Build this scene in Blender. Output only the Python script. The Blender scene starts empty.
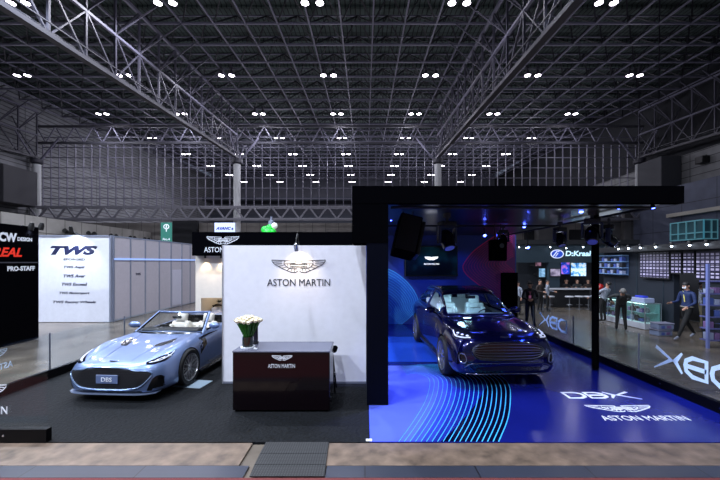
import bpy, bmesh, math, random
from mathutils import Vector as V, Matrix, noise
from mathutils.bvhtree import BVHTree
random.seed(7)
S = bpy.context.scene
COL = S.collection
F = 350.0; CX = 365.0; CY = 262.0; H = 2.35      # focal length in pixels, vanishing point, eye height
def at(px, py, Y): return V(((px-CX)*Y/F, Y, H-(py-CY)*Y/F))
def X_(px, Y): return (px-CX)*Y/F
def Z_(py, Y): return H-(py-CY)*Y/F
R = math.radians
# ------------------------------------------------------------------ materials
def rgb(c):
    return tuple(((x/12.92) if x <= .04045 else ((x+.055)/1.055)**2.4) for x in [v/255 for v in c])+(1,)
MATS = {}
def mat(name, col, rough=.5, metal=0, coat=0, noise_amt=0, scale=8, bump=0, emit=0, ecol=None, spec=.5, lin=False, col2=None, stretch=None, detail=4):
    if name in MATS: return MATS[name]
    m = bpy.data.materials.new(name); m.use_nodes = True
    nt = m.node_tree; b = nt.nodes['Principled BSDF']
    c = col if lin else rgb(col)
    if len(c) == 3: c = tuple(c)+(1,)
    b.inputs['Base Color'].default_value = c
    b.inputs['Roughness'].default_value = rough
    b.inputs['Metallic'].default_value = metal
    b.inputs['Specular IOR Level'].default_value = spec
    if coat:
        b.inputs['Coat Weight'].default_value = coat; b.inputs['Coat Roughness'].default_value = .04
    if emit:
        b.inputs['Emission Color'].default_value = rgb(ecol) if ecol else c
        b.inputs['Emission Strength'].default_value = emit
    tc = nt.nodes.new('ShaderNodeTexCoord'); mp = nt.nodes.new('ShaderNodeMapping')
    nt.links.new(tc.outputs['Object'], mp.inputs['Vector'])
    if stretch: mp.inputs['Scale'].default_value = stretch
    nz = nt.nodes.new('ShaderNodeTexNoise'); nz.inputs['Scale'].default_value = scale; nz.inputs['Detail'].default_value = detail
    nt.links.new(mp.outputs[0], nz.inputs['Vector'])
    rp = nt.nodes.new('ShaderNodeMapRange'); rp.inputs[1].default_value = .3; rp.inputs[2].default_value = .7
    nt.links.new(nz.outputs[0], rp.inputs[0])
    mx = nt.nodes.new('ShaderNodeMix'); mx.data_type = 'RGBA'
    n = noise_amt if noise_amt else .04
    c2 = rgb(col2) if col2 else tuple(x*(1-n) for x in c[:3])+(1,)
    mx.inputs[6].default_value = tuple(min(1, x*(1+n*.6)) for x in c[:3])+(1,) if not col2 else c
    mx.inputs[7].default_value = c2
    nt.links.new(rp.outputs[0], mx.inputs[0]); nt.links.new(mx.outputs[2], b.inputs['Base Color'])
    if bump:
        bp = nt.nodes.new('ShaderNodeBump'); bp.inputs['Strength'].default_value = bump; bp.inputs['Distance'].default_value = .02
        nt.links.new(nz.outputs[0], bp.inputs['Height']); nt.links.new(bp.outputs[0], b.inputs['Normal'])
    MATS[name] = m
    return m
def tile_mat(name, col, joint, sx, sy, axis='XZ', rough=.6, width=.02, var=.1, coat=0, offset=0):
    """panels / tiles drawn with the Brick texture"""
    m = mat(name, col, rough, coat=coat); nt = m.node_tree; b = nt.nodes['Principled BSDF']
    tc = nt.nodes.new('ShaderNodeTexCoord'); sp = nt.nodes.new('ShaderNodeSeparateXYZ'); cb = nt.nodes.new('ShaderNodeCombineXYZ')
    nt.links.new(tc.outputs['Object'], sp.inputs[0])
    nt.links.new(sp.outputs['XYZ'.index(axis[0])], cb.inputs[0]); nt.links.new(sp.outputs['XYZ'.index(axis[1])], cb.inputs[1])
    br = nt.nodes.new('ShaderNodeTexBrick'); br.offset = offset; br.inputs['Scale'].default_value = 1
    br.inputs['Brick Width'].default_value = sx; br.inputs['Row Height'].default_value = sy; br.inputs['Mortar Size'].default_value = width
    c = rgb(col); br.inputs['Color1'].default_value = c; br.inputs['Color2'].default_value = tuple(x*(1-var) for x in c[:3])+(1,)
    br.inputs['Mortar'].default_value = rgb(joint)
    nt.links.new(cb.outputs[0], br.inputs['Vector'])
    for l in list(nt.links):
        if l.to_socket == b.inputs['Base Color']: nt.links.remove(l)
    nz = [x for x in nt.nodes if x.type == 'TEX_NOISE'][0]; nz.inputs['Scale'].default_value = .9
    mx = nt.nodes.new('ShaderNodeMix'); mx.data_type = 'RGBA'; mx.blend_type = 'MULTIPLY'; mx.inputs[0].default_value = .5
    nt.links.new(br.outputs[0], mx.inputs[6]); nt.links.new(nz.outputs[0], mx.inputs[7]); nt.links.new(mx.outputs[2], b.inputs['Base Color'])
    return m
def glass_mat(name, tint=(1, 1, 1), gloss=.12, rough=.02):
    m = bpy.data.materials.new(name); m.use_nodes = True; nt = m.node_tree
    for n in list(nt.nodes): nt.nodes.remove(n)
    out = nt.nodes.new('ShaderNodeOutputMaterial'); tr = nt.nodes.new('ShaderNodeBsdfTransparent'); gl = nt.nodes.new('ShaderNodeBsdfGlossy')
    tr.inputs[0].default_value = tuple(tint)+(1,); gl.inputs['Roughness'].default_value = rough
    fr = nt.nodes.new('ShaderNodeLayerWeight'); fr.inputs[0].default_value = .25
    mr = nt.nodes.new('ShaderNodeMapRange'); mr.inputs[3].default_value = gloss; mr.inputs[4].default_value = min(1, gloss*6+.06)
    nt.links.new(fr.outputs['Facing'], mr.inputs[0])
    mx = nt.nodes.new('ShaderNodeMixShader'); nt.links.new(mr.outputs[0], mx.inputs[0]); nt.links.new(tr.outputs[0], mx.inputs[1]); nt.links.new(gl.outputs[0], mx.inputs[2])
    nt.links.new(mx.outputs[0], out.inputs[0]); MATS[name] = m
    return m
def screen_mat(name, fn_colors, scale=6, strength=1.5):
    """glowing screen: noisy mix of colours"""
    m = bpy.data.materials.new(name); m.use_nodes = True; nt = m.node_tree; b = nt.nodes['Principled BSDF']
    tc = nt.nodes.new('ShaderNodeTexCoord'); nz = nt.nodes.new('ShaderNodeTexNoise'); nz.inputs['Scale'].default_value = scale
    nt.links.new(tc.outputs['Object'], nz.inputs['Vector'])
    cr = nt.nodes.new('ShaderNodeValToRGB'); e = cr.color_ramp.elements
    e[0].position = .3; e[0].color = rgb(fn_colors[0]); e[1].position = .7; e[1].color = rgb(fn_colors[-1])
    for i, c in enumerate(fn_colors[1:-1]):
        x = e.new(.3+.4*(i+1)/(len(fn_colors)-1)); x.color = rgb(c)
    nt.links.new(nz.outputs[0], cr.inputs[0]); nt.links.new(cr.outputs[0], b.inputs['Emission Color']); nt.links.new(cr.outputs[0], b.inputs['Base Color'])
    b.inputs['Emission Strength'].default_value = strength; b.inputs['Roughness'].default_value = .5; b.inputs['Specular IOR Level'].default_value = .1
    MATS[name] = m; return m
# ------------------------------------------------------------------ tagging
def tag(o, label=None, cat=None, group=None, kind=None):
    if label: o['label'] = label
    if cat: o['category'] = cat
    if group: o['group'] = group
    if kind: o['kind'] = kind
    return o
def empty(name, loc=(0, 0, 0), rz=0, label=None, cat=None, group=None):
    o = bpy.data.objects.new(name, None); COL.objects.link(o); o.location = loc; o.rotation_euler = (0, 0, rz); o.empty_display_size = .1
    return tag(o, label, cat, group)
def copy_tree(o, parent=None):
    c = o.copy(); COL.objects.link(c); c.parent = parent
    for ch in list(o.children): copy_tree(ch, c)
    return c
# ------------------------------------------------------------------ mesh builder
class MB:
    def __init__(s): s.v = []; s.f = []; s.m = []
    def add(s, vs, fs, m=0):
        n = len(s.v); s.v += [tuple(p) for p in vs]; s.f += [tuple(i+n for i in f) for f in fs]; s.m += [m]*len(fs); return s
    def box(s, x0, x1, y0, y1, z0, z1, m=0, T=None):
        p = [V((x, y, z)) for z in (z0, z1) for y in (y0, y1) for x in (x0, x1)]
        if T: p = [T @ q for q in p]
        return s.add(p, [(0, 2, 3, 1), (4, 5, 7, 6), (0, 1, 5, 4), (2, 6, 7, 3), (0, 4, 6, 2), (1, 3, 7, 5)], m)
    def rbox(s, x0, x1, y0, y1, z0, z1, r=.03, m=0, T=None, n=3):
        """box with rounded vertical edges and chamfered top/bottom"""
        def ring(z, q):
            out = []
            for cx, cy, a0 in ((x1-r, y1-r, 0), (x0+r, y1-r, 90), (x0+r, y0+r, 180), (x1-r, y0+r, 270)):
                for k in range(n+1):
                    a = R(a0+90*k/n); out.append(V((cx+(r-q)*math.cos(a), cy+(r-q)*math.sin(a), z)))
            return out
        c = min(r*.5, (z1-z0)*.3)
        rings = [ring(z0, c), ring(z0+c, 0), ring(z1-c, 0), ring(z1, c)]
        if T: rings = [[T @ p for p in q] for q in rings]
        return s.loft(rings, closed=True, caps=True, m=m)
    def loft(s, rings, closed=True, caps=False, m=0):
        n = len(rings[0]); vs = [p for r in rings for p in r]; fs = []
        for i in range(len(rings)-1):
            for j in range(n if closed else n-1):
                k = (j+1) % n; fs.append((i*n+j, i*n+k, (i+1)*n+k, (i+1)*n+j))
        if caps: fs.append(tuple(range(n))[::-1]); fs.append(tuple(range((len(rings)-1)*n, len(rings)*n)))
        return s.add(vs, fs, m)
    def strut(s, p, q, r, n=4, r2=None, m=0, caps=True, up=None):
        p = V(p); q = V(q); d = (q-p)
        if d.length < 1e-6: return s
        d.normalize(); u = V(up) if up else (V((0, 0, 1)) if abs(d.z) < .95 else V((1, 0, 0)))
        a = d.cross(u).normalized(); b = a.cross(d).normalized(); r2 = r if r2 is None else r2
        rr = []
        for c, rad in ((p, r), (q, r2)):
            rr.append([c+(a*math.cos(t)+b*math.sin(t))*rad for t in [2*math.pi*(k+.5)/n for k in range(n)]])
        return s.loft(rr, True, caps, m)
    def tube(s, pts, r, n=6, m=0, closed=False):
        pts = [V(p) for p in pts]; N = len(pts); rings = []
        for i, p in enumerate(pts):
            a = pts[i-1] if (i > 0 or closed) else p; b = pts[(i+1) % N] if (i < N-1 or closed) else p
            d = (b-a).normalized(); u = V((0, 0, 1)) if abs(d.z) < .9 else V((1, 0, 0))
            x = d.cross(u).normalized(); y = x.cross(d); rad = r[i] if isinstance(r, (list, tuple)) else r
            rings.append([p+(x*math.cos(t)+y*math.sin(t))*rad for t in [2*math.pi*k/n for k in range(n)]])
        if closed: rings.append(rings[0])
        return s.loft(rings, True, not closed, m)
    def lathe(s, prof, o=(0, 0, 0), n=24, m=0, axis='Z', caps=False, T=None):
        rings = []
        for r, z in prof:
            q = []
            for k in range(n):
                a = 2*math.pi*k/n; x, y = r*math.cos(a), r*math.sin(a)
                p = V((x, y, z)) if axis == 'Z' else (V((z, x, y)) if axis == 'X' else V((x, z, y)))
                q.append((T @ (V(o)+p)) if T else V(o)+p)
            rings.append(q)
        return s.loft(rings, True, caps, m)
    def ball(s, c, r, n=8, m=0, sc=(1, 1, 1)):
        c = V(c); rings = []
        for i in range(n//2+1):
            t = math.pi*i/(n//2); rr = max(math.sin(t), .001)
            rings.append([c+V((rr*math.cos(2*math.pi*k/n)*r*sc[0], rr*math.sin(2*math.pi*k/n)*r*sc[1], -math.cos(t)*r*sc[2])) for k in range(n)])
        return s.loft(rings, True, True, m)
    def prism(s, pts, T, d, m=0):
        """polygon pts (u,v) in frame T, thickness d along +n"""
        a = [T @ V((u, v, 0)) for u, v in pts]; b = [T @ V((u, v, d)) for u, v in pts]
        return s.loft([a, b], True, True, m)
    def ribbon(s, pts, w, T, d=.004, m=0, closed=False):
        N = len(pts); L = []; Rr = []
        for i in range(N):
            a = V(pts[i-1]) if (i > 0 or closed) else V(pts[i]); b = V(pts[(i+1) % N]) if (i < N-1 or closed) else V(pts[i])
            t = (b-a).normalized() if (b-a).length > 1e-9 else V((1, 0)); nn = V((-t.y, t.x)); ww = (w[i] if isinstance(w, (list, tuple)) else w)/2
            p = V(pts[i]); L.append(p+nn*ww); Rr.append(p-nn*ww)
        rings = [[T @ V((l.x, l.y, 0)), T @ V((r.x, r.y, 0)), T @ V((r.x, r.y, d)), T @ V((l.x, l.y, d))] for l, r in zip(L, Rr)]
        if closed: rings.append(rings[0])
        return s.loft(rings, True, not closed, m)
    def build(s, name, mats, parent=None, smooth=False, bevel=0, angle=40, tags=None, ctx=None):
        me = bpy.data.meshes.new(name); me.from_pydata(s.v, [], s.f)
        for m in (mats if isinstance(mats, (list, tuple)) else [mats]): me.materials.append(m)
        me.polygons.foreach_set('material_index', s.m)
        bm = bmesh.new(); bm.from_mesh(me); bmesh.ops.recalc_face_normals(bm, faces=bm.faces); bm.to_mesh(me); bm.free()
        if smooth:
            me.polygons.foreach_set('use_smooth', [True]*len(me.polygons)); me.set_sharp_from_angle(angle=R(angle))
        o = bpy.data.objects.new(name, me); COL.objects.link(o); o.parent = parent
        if bevel:
            b = o.modifiers.new('bevel', 'BEVEL'); b.width = bevel; b.segments = 2; b.limit_method = 'ANGLE'; b.angle_limit = R(40)
        if tags: tag(o, *tags)
        return o
def frame(o, x, y):
    """matrix with origin o, u axis x, v axis y, normal x cross y"""
    x = V(x).normalized(); y = V(y).normalized(); n = x.cross(y)
    M = Matrix(((x.x, y.x, n.x, o[0]), (x.y, y.y, n.y, o[1]), (x.z, y.z, n.z, o[2]), (0, 0, 0, 1)))
    return M
def front_frame(x, y, z): return frame((x, y, z), (1, 0, 0), (0, 0, 1))      # normal points towards the viewer (-Y)
_txt = {}
def text_mesh(body, bold=0, shear=0):
    k = (body, bold, shear)
    if k in _txt: return _txt[k]
    c = bpy.data.curves.new('t', 'FONT'); c.body = body; c.size = 1; c.align_x = 'CENTER'; c.offset = bold; c.shear = shear; c.resolution_u = 3; c.extrude = .5
    o = bpy.data.objects.new('t', c); COL.objects.link(o)
    dg = bpy.context.evaluated_depsgraph_get(); me = bpy.data.meshes.new_from_object(o.evaluated_get(dg))
    vs = [v.co.copy() for v in me.vertices]; fs = [tuple(p.vertices) for p in me.polygons]
    bpy.data.objects.remove(o); bpy.data.curves.remove(c); bpy.data.meshes.remove(me)
    _txt[k] = (vs, fs); return _txt[k]
def text(name, body, T, w, h, m, parent=None, bold=0, shear=0, d=.006, mb=None, mi=0, mirror=False):
    """letters centred on the frame's origin, w wide, h tall"""
    vs, fs = text_mesh(body, bold, shear)
    x0 = min(v.x for v in vs); x1 = max(v.x for v in vs); y0 = min(v.y for v in vs); y1 = max(v.y for v in vs)
    q = [T @ V((((v.x-x0)/(x1-x0)-.5)*w*(-1 if mirror else 1), ((v.y-y0)/(y1-y0)-.5)*h, (v.z+.5)*d)) for v in vs]
    if mb: mb.add(q, fs, mi); return None
    b = MB(); b.add(q, fs); return b.build(name, m, parent)
def wings(b, T, w, d=.005, m=0, fill=None, th=1.0):
    """winged badge in line work, w wide, origin at its middle"""
    k = w/2; t = .022*k*th
    for s in (-1, 1):
        P = lambda *a: [(s*x*k, y*k) for x, y in a]
        b.ribbon(P((.10, .20), (.45, .22), (1.0, .24), (.97, .17), (.86, .06), (.62, -.06), (.40, -.16), (.24, -.22), (.10, -.21), (.03, -.16)), t, T, d, m)
        b.ribbon(P((.10, .20), (.12, .13), (.32, .11), (.55, .10), (.50, .22)), t, T, d, m)
        b.ribbon(P((.55, .10), (.42, -.03), (.30, -.07), (.05, -.08)), t, T, d, m)
        for x0, y0, x1, y1 in ((.62, .18, .93, .16), (.6, .11, .86, .09), (.55, .05, .74, .01), (.47, -.02, .6, -.05), (.34, -.07, .42, -.14), (.24, -.08, .28, -.19), (.14, -.08, .16, -.2)):
            b.ribbon(P((x0, y0), (x1, y1)), t*.7, T, d, m)
        for x in (.2, .3, .4): b.ribbon(P((x, .11), (x+.02, -.05)), t*.5, T, d, m)
    b.ribbon([(-.32*k, .09*k), (.32*k, .09*k)], t*1.6, T, d, m); b.ribbon([(-.30*k, -.01*k), (.30*k, -.01*k)], t*1.6, T, d, m)
    return b
def dbx_logo(b, T, w, m=0, d=.004):
    h = w*.21; t = w*.05
    def P(pts, x0, ww): return [(x0*w-w/2+x*ww*w, (y-.5)*h) for x, y in pts]
    D = [(0, 0), (.65, 0), (.95, .22), (1, .5), (.95, .78), (.65, 1), (0, 1)]
    b.ribbon(P(D, .02, .26), t, T, d, m, closed=True)
    b.ribbon(P(D, .34, .25), t, T, d, m, closed=True); b.ribbon(P([(0, .5), (.9, .5)], .34, .25), t, T, d, m)
    b.ribbon(P([(0, 1.1), (.42, .55), (.0, -.02)], .63, .22), [t*.5, t*1.4, t*.5], T, d, m)
    b.ribbon(P([(1.4, 1.1), (.55, .55), (1.5, -.2)], .63, .26), [t*.9, t*1.4, t*.3], T, d, m)
    return b
def poly_sub(o, cutters):
    """cut closed meshes out of o (result baked into the mesh)"""
    for c in cutters:
        md = o.modifiers.new('cut', 'BOOLEAN'); md.operation = 'DIFFERENCE'; md.solver = 'EXACT'; md.object = c; md.material_mode = 'TRANSFER'
    dg = bpy.context.evaluated_depsgraph_get(); me = bpy.data.meshes.new_from_object(o.evaluated_get(dg))
    o.modifiers.clear(); old = o.data; o.data = me; bpy.data.meshes.remove(old)
    for c in cutters: bpy.data.objects.remove(c)
    return o
def cr(a, b, c, d, t):
    return .5*((2*b)+(-a+c)*t+(2*a-5*b+4*c-d)*t*t+(-a+3*b-3*c+d)*t**3)
def hermite(xs, ys, x):
    """monotone-ish cubic through knots"""
    n = len(xs)
    if x <= xs[0]: return ys[0]
    if x >= xs[-1]: return ys[-1]
    i = max(k for k in range(n-1) if xs[k] <= x)
    def sl(k):
        if k == 0: return (ys[1]-ys[0])/(xs[1]-xs[0])
        if k == n-1: return (ys[-1]-ys[-2])/(xs[-1]-xs[-2])
        a = (ys[k]-ys[k-1])/(xs[k]-xs[k-1]); c = (ys[k+1]-ys[k])/(xs[k+1]-xs[k])
        if a*c <= 0: return 0
        return 2*a*c/(a+c)
    h = xs[i+1]-xs[i]; t = (x-xs[i])/h; m0 = sl(i)*h; m1 = sl(i+1)*h
    return (2*t**3-3*t**2+1)*ys[i]+(t**3-2*t**2+t)*m0+(-2*t**3+3*t**2)*ys[i+1]+(t**3-t**2)*m1
def light(name, typ, loc, power, color=(1, 1, 1), size=.1, target=None, spot=60, blend=.5):
    l = bpy.data.lights.new(name, typ); l.energy = power; l.color = color
    if typ == 'AREA': l.size = size
    else: l.shadow_soft_size = size
    if typ == 'SPOT': l.spot_size = R(spot); l.spot_blend = blend
    o = bpy.data.objects.new(name, l); COL.objects.link(o); o.location = loc
    if target is not None: o.rotation_euler = (V(target)-V(loc)).to_track_quat('-Z', 'Y').to_euler()
    return o
# =================================================================== THE HALL
def zr(Y, A): return H+A+.0629*Y
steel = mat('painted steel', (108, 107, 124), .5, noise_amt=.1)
steel_l = mat('pale painted steel', (128, 128, 138), .5)
steel_c = mat('grey chord paint', (74, 74, 82), .5)
steel_d = mat('dark painted steel', (60, 60, 70), .5)
deck_m = tile_mat('roof deck', (84, 100, 98), (20, 26, 30), 1.3, .42, 'YX', .8, .05, .2)
conc = mat('polished hall concrete', (104, 95, 86), .25, noise_amt=.5, scale=1.3, bump=.02, detail=8)
# floor
MB().box(-60, 50, -6, 110, -.4, -.02).build('floor', conc, tags=(None, None, None, 'structure'))
strip = mat('worn sandstone strip', (112, 94, 80), .6, noise_amt=.5, scale=5, bump=.3, detail=8)
slate = tile_mat('slate floor tiles', (62, 66, 80), (30, 30, 36), 1.26, .6, 'XY', .4, .008, .15)
slate.node_tree.nodes['Principled BSDF'].inputs['Roughness'].default_value = .35
redc = mat('brick red carpet', (104, 44, 44), .9, noise_amt=.3, scale=60)
def strips(name, y0, y1, m, z=0.0):
    b = MB()
    b.box(-14, X_(246, (y0+y1)/2), y0, y1, -.02, z); b.box(X_(326, (y0+y1)/2), 14, y0, y1, -.02, z)
    return b.build(name, m, tags=(None, None, None, 'structure'))
strips('trim_1', 4.035, 4.535, strip, .004)
strips('trim_2', 3.81, 4.03, slate, .004)
MB().box(-14, 14, 2.0, 3.805, -.02, .004).build('trim_3', redc, tags=(None, None, None, 'structure'))
rub = tile_mat('ribbed rubber', (66, 66, 68), (34, 34, 36), .03, .03, 'XY', .75, .006, .1)
for i, (ya, yb) in enumerate(((3.81, 4.02), (4.03, 4.26), (4.27, 4.535))):
    b = MB(); xa = X_(258, 4.2); xb = X_(326, 4.2)
    xl = lambda y: X_(266-(4.535-y)*23, y); xr = lambda y: X_(329-(4.535-y)*6, y)
    b.loft([[V((xl(y), y, .006)), V((xr(y), y, .006)), V((xr(y), y, .02)), V((xl(y), y, .02))] for y in (ya, yb)], True, True)
    tag(b.build('rubber_mat', rub, bevel=.004), 'ribbed dark rubber cable mat panel in the aisle, '+['nearest the red carpet', 'middle of the three', 'touching the booth carpet edge'][i], 'mat', 'cable mat panels in the aisle')
# ceiling: deck, space frame
Y0, Y1 = 10.0, 106.0; XA, XB = -46.0, 39.0
b = MB(); b.loft([[V((XA, y, zr(y, 20))), V((XB, y, zr(y, 20))), V((XB, y, zr(y, 20.3))), V((XA, y, zr(y, 20.3)))] for y in (-12, Y1)], True, True)
for k in range(46):
    y = -11+k*2.55
    b.strut((XA, y, zr(y, 19.85)), (XB, y, zr(y, 19.85)), .12)
ceil = b.build('ceiling', deck_m, tags=(None, None, None, 'structure'))
sx, sy = 2.6, 3.1
NX = [-17.55-sx*11+sx*k for k in range(34)]; NX = [x for x in NX if XA <= x <= XB]
NY = [Y0+3.1*k for k in range(32) if Y0+3.1*k < Y1]
AL, AU = 17.7, 19.3
b = MB()
for x in NX:
    b.strut((x, NY[0], zr(NY[0], AL)), (x, NY[-1], zr(NY[-1], AL)), .085)
for y in NY:
    b.strut((NX[0], y, zr(y, AL)), (NX[-1], y, zr(y, AL)), .11)
    if y < NY[-1]: b.strut((NX[0], y+sy/2, zr(y+sy/2, AU)), (NX[-1], y+sy/2, zr(y+sy/2, AU)), .075)
for y in NY[:-1]:
    for x in NX[:-1]:
        if y > 60 and (int(round(x*10)) % 2): pass
        c = V((x+sx/2, y+sy/2, zr(y+sy/2, AU)))
        for dx in (0, sx):
            for dy in (0, sy):
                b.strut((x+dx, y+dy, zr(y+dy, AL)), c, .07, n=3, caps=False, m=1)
b.build('ceiling', [steel, mat('dark brace paint', (40, 40, 48), .5)], tags=(None, None, None, 'structure'))  # diagonals take a darker paint than the chords
# deep roof trusses running in depth
def roof_truss(x, label, yend=48.0, y0=9.0):
    t = empty('roof_truss', (0, 0, 0), 0, label, 'truss', 'deep roof trusses running down the hall')
    aL, aM, aT = 11.35, 14.4, 17.6
    g = MB(); g.box(-.28, .28, 0, 1, 0, 1)
    c = MB(); y1 = yend
    c.loft([[V((x-.22, y, zr(y, aL)-.16)), V((x+.22, y, zr(y, aL)-.16)), V((x+.22, y, zr(y, aL)+.1)), V((x-.22, y, zr(y, aL)+.1))] for y in (y0, y1)], True, True)
    for s in (-1, 1): c.strut((x+s*.34, y0, zr(y0, aL)+.5), (x+s*.34, y1, zr(y1, aL)+.5), .05)
    c.build('bottom_chord', steel_c, t)
    m = MB(); m.strut((x, y0, zr(y0, aM)), (x, y1, zr(y1, aM)), .13); m.build('middle_chord', steel, t)
    m = MB(); m.strut((x, y0, zr(y0, aT)), (x, y1, zr(y1, aT)), .15); m.build('top_chord', steel, t)
    w = MB(); n = int((y1-y0)/2.6); st = (y1-y0)/n
    for k in range(n+1):
        y = y0+k*st
        w.strut((x, y, zr(y, aL)), (x, y, zr(y, aT)), .1)
        if k < n:
            w.strut((x, y, zr(y, aM)), (x, y+st, zr(y+st, aL)), .085); w.strut((x, y, zr(y, aM)), (x, y+st, zr(y+st, aT)), .085)
            w.strut((x, y, zr(y, aL)), (x, y+st, zr(y+st, aM)), .06) if k % 2 == 0 else None
            # braces spreading out from the chord to the roof grid
            for s in (-1, 1): w.strut((x, y, zr(y, aM)), (x+s*sx, y+st/2, zr(y+st/2, aT)), .06)
    w.build('web', mat('web paint', (78, 77, 90), .5), t)
    return t
roof_truss(-17.55, 'deep steel roof truss running overhead to the tall round column left of centre')
roof_truss(10.0, 'deep steel roof truss running overhead to the column above the dark display canopy')
roof_truss(-45.0, 'deep steel roof truss along the far left side wall')
roof_truss(37.6, 'deep steel roof truss along the far right side wall')
# transverse truss and the gridded glazing between the two halls
t = empty('cross_truss', (0, 0, 0), 0, 'wide transverse roof truss above the gridded screen across the hall', 'truss')
for nm, a in (('bottom_chord', 13.6), ('top_chord', 15.9)):
    c = MB(); c.box(XA, XB, 48.9, 49.2, zr(49, a)-.14, zr(49, a)+.14); c.build(nm, steel_c, t)
w = MB(); n = 32; st = (XB-XA)/n
for k in range(n):
    x = XA+k*st; w.strut((x, 49, zr(49, 15.9)), (x+st/2, 49, zr(49, 13.6)), .08); w.strut((x+st/2, 49, zr(49, 13.6)), (x+st, 49, zr(49, 15.9)), .08)
w.build('web', steel, t)
b = MB()
x = XA
while x < XB:
    b.box(x-.04, x+.04, 49.9, 50.1, 10.1, zr(50, 13.6)); x += 1.16
for k in range(7): b.box(XA, XB, 49.93, 50.07, 11.4+k*1.45, 11.5+k*1.45)
b.box(XA, XB, 49.8, 50.2, 9.95, 10.2)
b.build('window_2', steel, tags=(None, None, None, 'structure'))
# lattice beam below it
def lattice_beam(x0, x1, y, z0, z1, name, label):
    t = empty(name, (0, 0, 0), 0, label, 'truss')
    for nm, z in (('bottom_chord', z0), ('top_chord', z1)):
        c = MB()
        for yy in (y, y+1.2): c.box(x0, x1, yy-.1, yy+.1, z-.11, z+.11)
        c.build(nm, steel_l, t)
    w = MB(); n = int((x1-x0)/2.4); st = (x1-x0)/n
    for k in range(n):
        x = x0+k*st
        for yy in (y,):
            w.strut((x, yy, z1), (x+st/2, yy, z0), .14); w.strut((x+st/2, yy, z0), (x+st, yy, z1), .14)
        w.strut((x, y, z1), (x, y+1.2, z1), .07); w.strut((x+st/2, y, z0), (x+st/2, y+1.2, z0), .07)
    w.build('web', steel_l, t); return t
lattice_beam(-44.4, 37, 46.2, 8.05, 9.65, 'lattice_beam', 'pale zigzag lattice beam spanning the hall behind the booths')
# columns
colm = mat('pale column paint', (205, 208, 210), .5)
for x, lb in ((-17.55, 'tall round pale column left of centre behind the winged sign fascia'), (10.0, 'round pale column standing behind the dark canopy, its top visible'), (-45.0, 'pale round column beside the dark box at the far left wall'), (37.6, 'pale round column beside the grey box above the canopy end')):
    t = empty('column', (x, 48, 0), 0, lb, 'column', 'round hall columns')
    MB().lathe([(.46, 0), (.46, zr(48, 11.35)-1.0)], n=20, caps=True).build('shaft', colm, t, smooth=True)
    MB().lathe([(.46, zr(48, 11.35)-1.0), (.7, zr(48, 11.35)-.8), (.7, zr(48, 11.35)-.3), (.3, zr(48, 11.35)-.23)], n=20, caps=True).build('capital', steel_d, t, smooth=True)
    b = MB()
    for a in range(4):
        dx, dy = [(3, 0), (-3, 0), (0, 3), (0, -3)][a]; z = zr(48, 11.35)
        b.strut((dx*.1, dy*.1, z-.6), (dx, dy, z+2.6), .12)
    b.build('brace', steel, t)
# walls
sid_l = tile_mat('louvred side wall', (150, 152, 158), (60, 62, 68), 12, .55, 'YZ', .6, .05, .1)
sid_r = tile_mat('panelled side wall', (150, 152, 154), (66, 68, 72), 4.2, .9, 'YZ', .6, .045, .1)
grw = tile_mat('grey blue wall panels', (104, 112, 136), (58, 62, 74), 4, 3, 'YZ', .6, .04, .06)
cw = tile_mat('board marked concrete', (146, 142, 138), (70, 68, 66), 1.9, 5.2, 'XZ', .7, .03, .12)
dark = mat('dark wall paint', (30, 32, 38), .8)  # plain dark colour for the doors and upper side wall
st = (None, None, None, 'structure')
MB().box(-47, -46, 5, 110, 0, 17.6).build('wall_left', sid_l, tags=st)
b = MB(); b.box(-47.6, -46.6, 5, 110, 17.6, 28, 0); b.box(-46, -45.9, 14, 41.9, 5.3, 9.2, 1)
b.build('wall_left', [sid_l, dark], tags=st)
MB().box(39, 40, 5, 110, 11, 15.4).build('wall_right', sid_r, tags=st)
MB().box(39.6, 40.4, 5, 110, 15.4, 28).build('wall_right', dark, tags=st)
MB().box(36.2, 39, 12, 47.5, 0, 11.2).build('wall_right', grw, tags=st)
MB().box(35.7, 36.2, 12, 41.5, 7.6, 8.0).build('trim_4', mat('white soffit', (190, 186, 176), .6), tags=st)
MB().box(-46, 39, 50.6, 51.2, 0, 8.0).build('wall_back', cw, tags=st)
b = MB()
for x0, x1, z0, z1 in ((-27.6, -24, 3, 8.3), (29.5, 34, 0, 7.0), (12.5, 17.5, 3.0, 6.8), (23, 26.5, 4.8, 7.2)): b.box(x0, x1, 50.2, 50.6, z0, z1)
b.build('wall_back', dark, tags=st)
cw2 = tile_mat('wide concrete piers', (122, 122, 124), (58, 58, 62), 4, 2.6, 'XZ', .7, .05, .12)
b = MB(); b.box(35, 39, 47.2, 47.8, 0, 11.2); b.box(31.5, 35.2, 48, 50.2, 0, 8.6); b.box(24.3, 26.6, 49, 50.3, 0, 8.6)
b.build('wall_back', cw2, tags=st)
MB().box(-47, 40, 107, 108, 0, 32).build('wall_far', mat('far hall wall', (92, 94, 104), .8), tags=st)
b = MB(); b.box(-47, 40, 104, 107, 12, 16.5); b.box(-47, 40, 100, 107, 20, 21); b.build('wall_far', mat('far gallery', (70, 76, 88), .7), tags=st)
# big boxes (air handling) beside the side columns
tag(MB().box(-45.9, -43.4, 42, 46.4, 9.6, 14.2).build('air_unit', mat('charcoal box', (58, 58, 64), .7), bevel=.08), 'large dark grey plant box high on the far left wall', 'plant box')
tag(MB().box(36.4, 38.9, 43, 46.8, 11.4, 15.4).build('air_unit', mat('grey box', (70, 72, 78), .7), bevel=.08), 'large grey plant box high above the right end of the canopy', 'plant box')
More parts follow.
